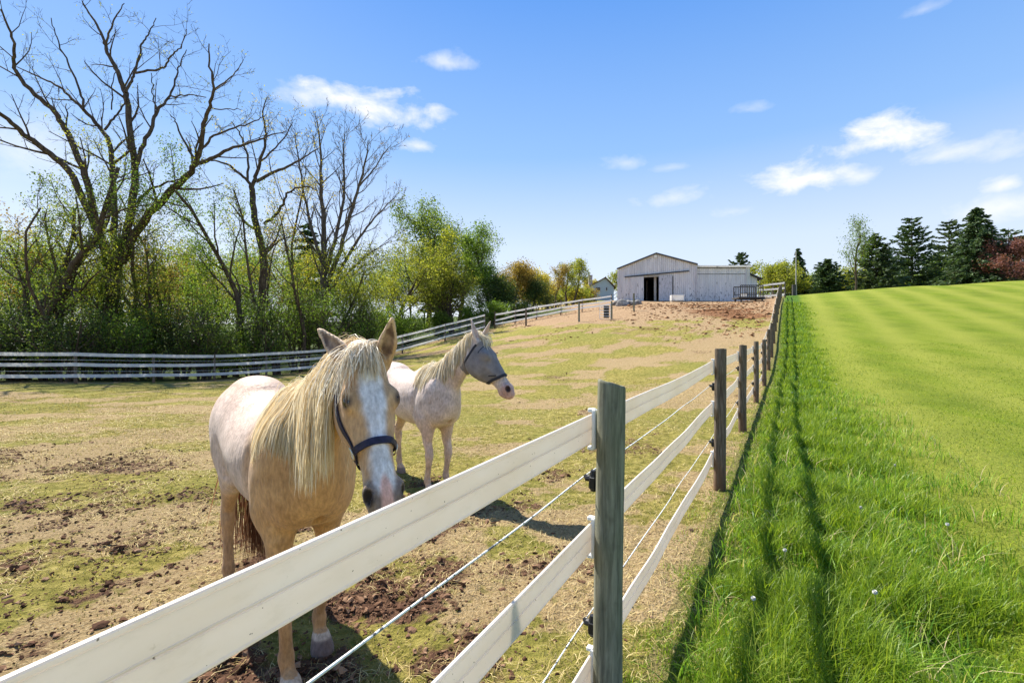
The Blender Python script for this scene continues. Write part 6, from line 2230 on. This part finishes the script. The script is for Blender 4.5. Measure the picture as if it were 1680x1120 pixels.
def coat_white(V, Nn, ha, hs, hn, sc, HP, a, sid, nrm, HL, S):
    n1, n2 = noise3(V, 3.0, 15), noise3(V, 9.0, 19)
    x, y, z = V[:, 0] / sc, V[:, 1] / sc, V[:, 2] / sc
    col = np.tile(np.array([.68, .57, .50]), (len(V), 1))
    col = blend(col, (.62, .44, .35), sstep(-.1, .5, n1 + .4 * n2) * .6)
    col = blend(col, (.45, .38, .33), sstep(.25, .8, noise3(V, 6.5, 77)) * .35)
    col = blend(col, (.70, .50, .36), sstep(.88, .70, z + n1 * .05) * .55)
    col = blend(col, (.55, .35, .20), sstep(.50, .25, z) * .5)
    m = sstep(.46, .55, ha + n2 * .02) * (np.abs(hs) < .2) * (V[:, 2] > .8) * (hn > -.3) * (hn < .06)
    col = blend(col, (.55, .33, .29), m * .85)
    for s_ in (-1, 1):
        d = np.sqrt(((ha - .556) / .034) ** 2 + ((hs - s_ * .062) / .026) ** 2 + ((hn + .036) / .026) ** 2)
        col = blend(col, (.05, .025, .025), sstep(1.15, .75, d))
    ear = (ha < .03) & (V[:, 2] > HP(0, 0, 0)[2] - .03) & (np.abs(hs) < .2)
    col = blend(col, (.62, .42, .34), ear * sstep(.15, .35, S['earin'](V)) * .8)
    col = blend(col, (.24, .18, .15), sstep(.088, .072, z))
    return col


def mane(root, f, crest, side, count, Lr, mat, rng, name='mane', both=.12, spread=.018, width=(.004, .009), fwd=.0, stiff=.62, up=.5, k=16):
    """crest: (m,3) polyline along the top of the neck; side: unit vector to which it falls"""
    c = catmull(crest, 12)
    t = rng.uniform(0, len(c) - 1.001, count)
    i = t.astype(int); ff = (t - i)[:, None]
    P = c[i] * (1 - ff) + c[i + 1] * ff + rng.normal(0, spread, (count, 3)) * np.array([.4, 1, .4])
    P = f.project(P, .002, 6)
    # locks: hair shares a swing with its neighbours
    lock = np.floor(t / (len(c) / 26.0)).astype(int)
    lr = np.random.default_rng(3)
    sw = lr.normal(0, .22, (60, 3))[lock % 60]
    sgn = np.where(rng.uniform(0, 1, count) < both, -.6, 1.0)
    tn = np.gradient(c, axis=0); tn /= np.linalg.norm(tn, axis=1, keepdims=True)
    d = side[None] * sgn[:, None] * (1 - up) + np.array([0, 0, up]) + tn[i] * fwd + sw * .45 + rng.normal(0, .18, (count, 3))
    d /= np.linalg.norm(d, axis=1, keepdims=True)
    tt = t / (len(c) - 1)
    ln = np.interp(tt, np.linspace(0, 1, len(Lr)), Lr) * rng.uniform(.65, 1.1, count) * (1 + lr.normal(0, .14, 60)[lock % 60])
    paths = fall_hair(f, P, d, ln, rng, k, 1.0, .5, stiff, .004)
    # gather tips of each lock
    for l in np.unique(lock):
        m_ = lock == l
        cen = paths[m_].mean(0)
        w = (np.linspace(0, 1, k) ** 1.5 * .5)[None, :, None]
        paths[m_] = paths[m_] * (1 - w) + (cen[None] + (paths[m_] - cen[None]) * .45) * w
    V, F = ribbons(paths, rng.uniform(width[0], width[1], count), rng)
    return mesh_np(name, V, [F], mat, root, smooth=True)


# ---- front horse -----------------------------------------------------------
def to_local(o, fwd, p):
    d = np.array(p, float) - np.array(o, float)
    l = np.array([-fwd[1], fwd[0]])
    return np.array([d[0] * fwd[0] + d[1] * fwd[1], d[0] * l[0] + d[1] * l[1], d[2]])


F1 = norm(np.array([.65, -.76])); O1 = np.array([-1.378, 2.85, 0.0])
O1[2] = gz1(O1[0] + .1, O1[1] - .1) - .012
POLL1 = to_local(O1, F1, at(603, 573, 1.95)); MUZ1 = to_local(O1, F1, at(642, 829, 1.72))
CAM1 = to_local(O1, F1, (0, 0, EYE))


def ears1(s_, HP, a, sid, nrm):
    eb = HP(.035, s_ * .072, -.03)
    tip = to_local(O1, F1, at(524, 541, 1.98) if s_ < 0 else at(641, 538, 1.93))
    return eb, norm(tip - eb)


def earin_factory(HPf, S, root_args):
    pass


N1 = norm(CAM1 - POLL1) * .55 + np.array([1, .18, 0]) * .6
S1 = dict(ear=ears1, ear_open=norm(np.array([.88, -.40, -.05])))


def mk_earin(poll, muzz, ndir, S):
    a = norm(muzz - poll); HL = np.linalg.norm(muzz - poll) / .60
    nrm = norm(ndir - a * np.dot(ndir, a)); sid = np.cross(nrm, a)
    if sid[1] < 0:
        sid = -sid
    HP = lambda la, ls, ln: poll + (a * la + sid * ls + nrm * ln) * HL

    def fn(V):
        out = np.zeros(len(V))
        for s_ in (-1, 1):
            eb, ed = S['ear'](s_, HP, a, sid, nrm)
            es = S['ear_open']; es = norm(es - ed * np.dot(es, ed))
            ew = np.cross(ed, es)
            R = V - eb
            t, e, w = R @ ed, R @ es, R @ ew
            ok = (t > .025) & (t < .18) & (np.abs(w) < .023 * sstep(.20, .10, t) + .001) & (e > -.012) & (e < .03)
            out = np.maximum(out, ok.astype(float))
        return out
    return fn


S1['earin'] = mk_earin(POLL1, MUZ1, N1, S1)
FEET1 = dict(fr=(.64, -.115, .0), fl=(.37, .12, .0), hr=(-.62, -.14, 0), hl=(-.58, .14, 0))
h1, f1, HP, a_, s_v, n_v, HL, hr, nb, mid, p3 = make_horse('cream and tan horse in a navy halter with long mane and white blaze', tuple(O1), F1, S1, POLL1, MUZ1, N1, FEET1, coat_palomino, 71, 1.0, .0085, neck_mid=(-.02, 0, .02), tail_sw=.06)
crest = np.array([p3 + np.array([-.085, 0, .095]), p3 + np.array([-.13, 0, .09]), mid + np.array([-.10, 0, .15]), nb + np.array([-.07, 0, .25]), np.array([.36, 0, 1.42])])
mane(h1, f1, crest, np.array([-.05, -1, 0]), 8200, [.46, .52, .52, .36, .16], H_CREAM, hr, both=.03, fwd=-.15, width=(.0012, .0030), up=.06)
# forelock: falls from the poll over the brow and to both sides
n = 800
ra_, rs_ = hr.uniform(-.055, .012, n), np.clip(hr.normal(-.004, .022, n), -.05, .030)
P = HP(.0, 0, 0)[None] + s_v[None] * rs_[:, None] + a_[None] * ra_[:, None] + n_v[None] * .02
long_ = hr.uniform(0, 1, n) < .15
P = P + s_v[None] * np.where(long_, -.035, 0)[:, None]
P = f1.project(P, .002, 6)
sg = np.where(long_, -1.9, np.clip(rs_ / .030 * .6 + hr.normal(-.2, .3, n), -1.5, .55))
fl_ = np.where(long_, hr.uniform(.16, .30, n), hr.uniform(.0, 1, n) ** 1.5 * .13 + .025 + np.maximum(-ra_, 0) * .8)
d = n_v[None] * .35 + s_v[None] * sg[:, None] * .8 + a_[None] * .75 + hr.normal(0, .14, (n, 3))
d /= np.linalg.norm(d, axis=1, keepdims=True)
paths = fall_hair(f1, P, d, fl_, hr, 14, 1.0, .6, .86, .003)
V, F = ribbons(paths, hr.uniform(.0013, .003, n), hr)
mesh_np('forelock', V, [F], H_LASH, h1, smooth=True)
# tail
n = 1300
tl = np.array([[-.885, .0, 1.20], [-.905, .05, 1.06], [-.89, .10, .92]])
t = hr.uniform(0, 1, n)
P = catmull(tl, 10)[(t * 20).astype(int)] + hr.normal(0, .018, (n, 3))
d = np.array([.02, .16, -1.0])[None] + hr.normal(0, .09, (n, 3)); d /= np.linalg.norm(d, axis=1, keepdims=True)
paths = fall_hair(f1, P, d, 1.12 - .28 * t + hr.uniform(-.28, .06, n), hr, 12, 1.0, .35, .8, .006)
V, F = ribbons(paths, hr.uniform(.003, .007, n), hr)
mesh_np('tail', V, [F], H_TAIL, h1, smooth=True)
# halter
hal = MB()
ring = []
for k_ in range(26):
    ph = k_ / 25 * 2 * np.pi
    c0 = HP(.378, 0, -.085)
    dr = s_v * math.cos(ph) + n_v * math.sin(ph)
    tilt = a_ * (-.014 * math.sin(ph)) * HL
    p = c0 + dr * .16 + tilt
    for _ in range(60):
        dd = float(f1.sample(p[None])[0])
        if dd < .005:
            break
        p = p - dr * max(dd * .7, .001)
    ring.append(p)
strap(f1, ring, .028, a_, .004, .006, hal, m=3)
for sd in (-1, 1):
    strap(f1, [HP(.382, sd * .07, -.10), HP(.29, sd * .095, -.115), HP(.18, sd * .115, -.12), HP(.09, sd * .11, -.10), HP(.03, sd * .10, -.085), HP(-.005, sd * .075, -.05)], .024, n_v, .004, .005, hal)
    strap(f1, [HP(.04, sd * .10, -.09), HP(.08, sd * .11, -.15), HP(.13, sd * .10, -.22), HP(.17, sd * .05, -.27), HP(.19, 0, -.28)], .02, a_, .004, .005, hal)
    strap(f1, [HP(.385, sd * .07, -.105), HP(.42, sd * .06, -.14), HP(.43, sd * .035, -.175), HP(.44, 0, -.185)], .022, a_, .004, .005, hal)
ho_ = hal.build('halter', m_halter, h1)
for sd in (-1, 1):
    c = f1.project(HP(.380, sd * .08, -.098)[None], .014, 8)[0]
    g_ = f1.grad(c[None])[0]
    u1 = norm(np.cross(g_, a_)); u2 = np.cross(g_, u1)
    rp = np.array([c + u1 * math.cos(t_) * .018 + u2 * math.sin(t_) * .024 for t_ in np.linspace(0, 2 * np.pi, 20)])
    V, F = tube_np(rp, .0035, 6, False)
    mesh_np('ring', V, F, m_brass, ho_, smooth=True)

# ---- second horse -----------------------------------------------------------
F2 = norm(np.array([.70, -.71])); O2 = np.array([-1.16, 5.73, 0.0])
O2[2] = gz1(O2[0], O2[1]) - .012
POLL2 = to_local(O2, F2, at(789, 551, 4.98)); MUZ2 = to_local(O2, F2, at(846, 640, 4.86))
_nd = np.array([.97, -.30, .15])
_l2 = np.array([-F2[1], F2[0]])
N2_ = np.array([_nd[0] * F2[0] + _nd[1] * F2[1], _nd[0] * _l2[0] + _nd[1] * _l2[1], _nd[2]])


def ears2(s_, HP, a, sid, nrm):
    eb = HP(.03, s_ * .065, -.035)
    tip = to_local(O2, F2, at(777, 537, 4.92) if s_ < 0 else at(800, 538, 5.04))
    return eb, norm(tip - eb)


S2 = dict(ear=ears2, ear_open=norm(np.array([.8, .1, 0])))
S2['earin'] = mk_earin(POLL2, MUZ2, N2_, S2)
FEET2 = dict(fr=(.52, -.135, 0), fl=(.50, .135, 0), hr=(-.62, -.14, 0), hl=(-.55, .15, 0))
h2, f2, HP, a_, s_v, n_v, HL, hr, nb, mid, p3 = make_horse('white horse wearing a grey fly mask, standing behind the tan horse and looking right', tuple(O2), F2, S2, POLL2, MUZ2, N2_, FEET2, coat_white, 72, .98, .0105, neck_mid=(.0, -.01, .0), hip_w=.92)
crest = np.array([HP(.0, 0, .0) * .8 + p3 * .2, p3 + np.array([-.08, 0, .08]), mid + np.array([-.11, 0, .12]), nb + np.array([-.08, 0, .24]), np.array([.34, 0, 1.38])])
mane(h2, f2, crest, np.array([.0, -1, 0]), 3600, [.20, .30, .36, .36, .28], H_PALE, hr, both=.12, fwd=.0, up=.3, width=(.003, .007))
n = 260
P = HP(.0, 0, 0)[None] + s_v[None] * hr.normal(0, .03, n)[:, None] + n_v[None] * .02
P = f2.project(P, .002, 6)
d = n_v[None] * .6 + s_v[None] * hr.normal(0, .3, n)[:, None] + a_[None] * .6; d /= np.linalg.norm(d, axis=1, keepdims=True)
paths = fall_hair(f2, P, d, hr.uniform(.08, .17, n), hr, 9, 1.0, .5, .75, .014)
V, F = ribbons(paths, hr.uniform(.005, .009, n), hr)
mesh_np('forelock', V, [F], H_PALE, h2, smooth=True)
n = 380
t = hr.uniform(0, 1, n)
P = catmull(tl * .98, 10)[(t * 20).astype(int)] + hr.normal(0, .018, (n, 3))
d = np.array([-.25, 0, -1.0])[None] + hr.normal(0, .12, (n, 3)); d /= np.linalg.norm(d, axis=1, keepdims=True)
paths = fall_hair(f2, P, d, .85 - .28 * t + hr.uniform(-.2, .08, n), hr, 12, 1.0, .35, .8, .006)
V, F = ribbons(paths, hr.uniform(.006, .012, n), hr)
mesh_np('tail', V, [F], H_PALE, h2, smooth=True)
# fly mask: the head's own skin pushed out and cut off at its hems
V, F = f2.surface(iso=.015)
V = relax(V, F, 4)
R = V - HP(0, 0, 0)
ha, hs, hn = R @ a_ / HL, R @ s_v / HL, R @ n_v / HL
keepv = (ha > .055 + np.maximum(-hn - .03, 0) * .22) & (ha < .418 + hn * .10 + .02) & (np.abs(hs) < .2) & (hn > -.34) & (hn < .10) & (V[:, 2] > .8)
Fk = F[np.all(keepv[F], axis=1)]
us = np.unique(Fk)
mp = np.full(len(V), -1); mp[us] = np.arange(len(us))
mo = mesh_np('fly_mask', V[us] + noise3(V[us], 14, 3)[:, None] * .003 * f2.grad(V[us]), [mp[Fk]], m_mask, h2, smooth=True)
tr_ = MB()
ring = []
for k_ in range(26):
    ph = k_ / 25 * 2 * np.pi
    dr = s_v * math.cos(ph) + n_v * math.sin(ph)
    p = HP(.425, 0, -.085) + dr * .16
    p = p + a_ * (np.dot(p - HP(.425, 0, -.0), n_v) * .10)
    for _ in range(40):
        dd = float(f2.sample(p[None])[0])
        if dd < .012:
            break
        p = p - dr * max(dd * .7, .001)
    ring.append(p)
strap(f2, ring, .030, a_, .015, .005, tr_, m=3)
for sd in (-1, 1):
    strap(f2, [HP(.06, sd * .085, -.05), HP(.085, sd * .11, -.12), HP(.115, sd * .11, -.19), HP(.14, sd * .07, -.255), HP(.16, 0, -.275)], .022, a_, .015, .005, tr_)
    strap(f2, [HP(.36, sd * .075, -.12), HP(.375, sd * .075, -.09), HP(.395, sd * .07, -.06)], .012, a_, .014, .006, tr_)
    strap(f2, [HP(.10, sd * .03, .0), HP(.12, sd * .08, -.03), HP(.14, sd * .10, -.08)], .012, a_, .013, .004, tr_)
tr_.build('trim', m_maskt, mo)
#ENDHORSES#
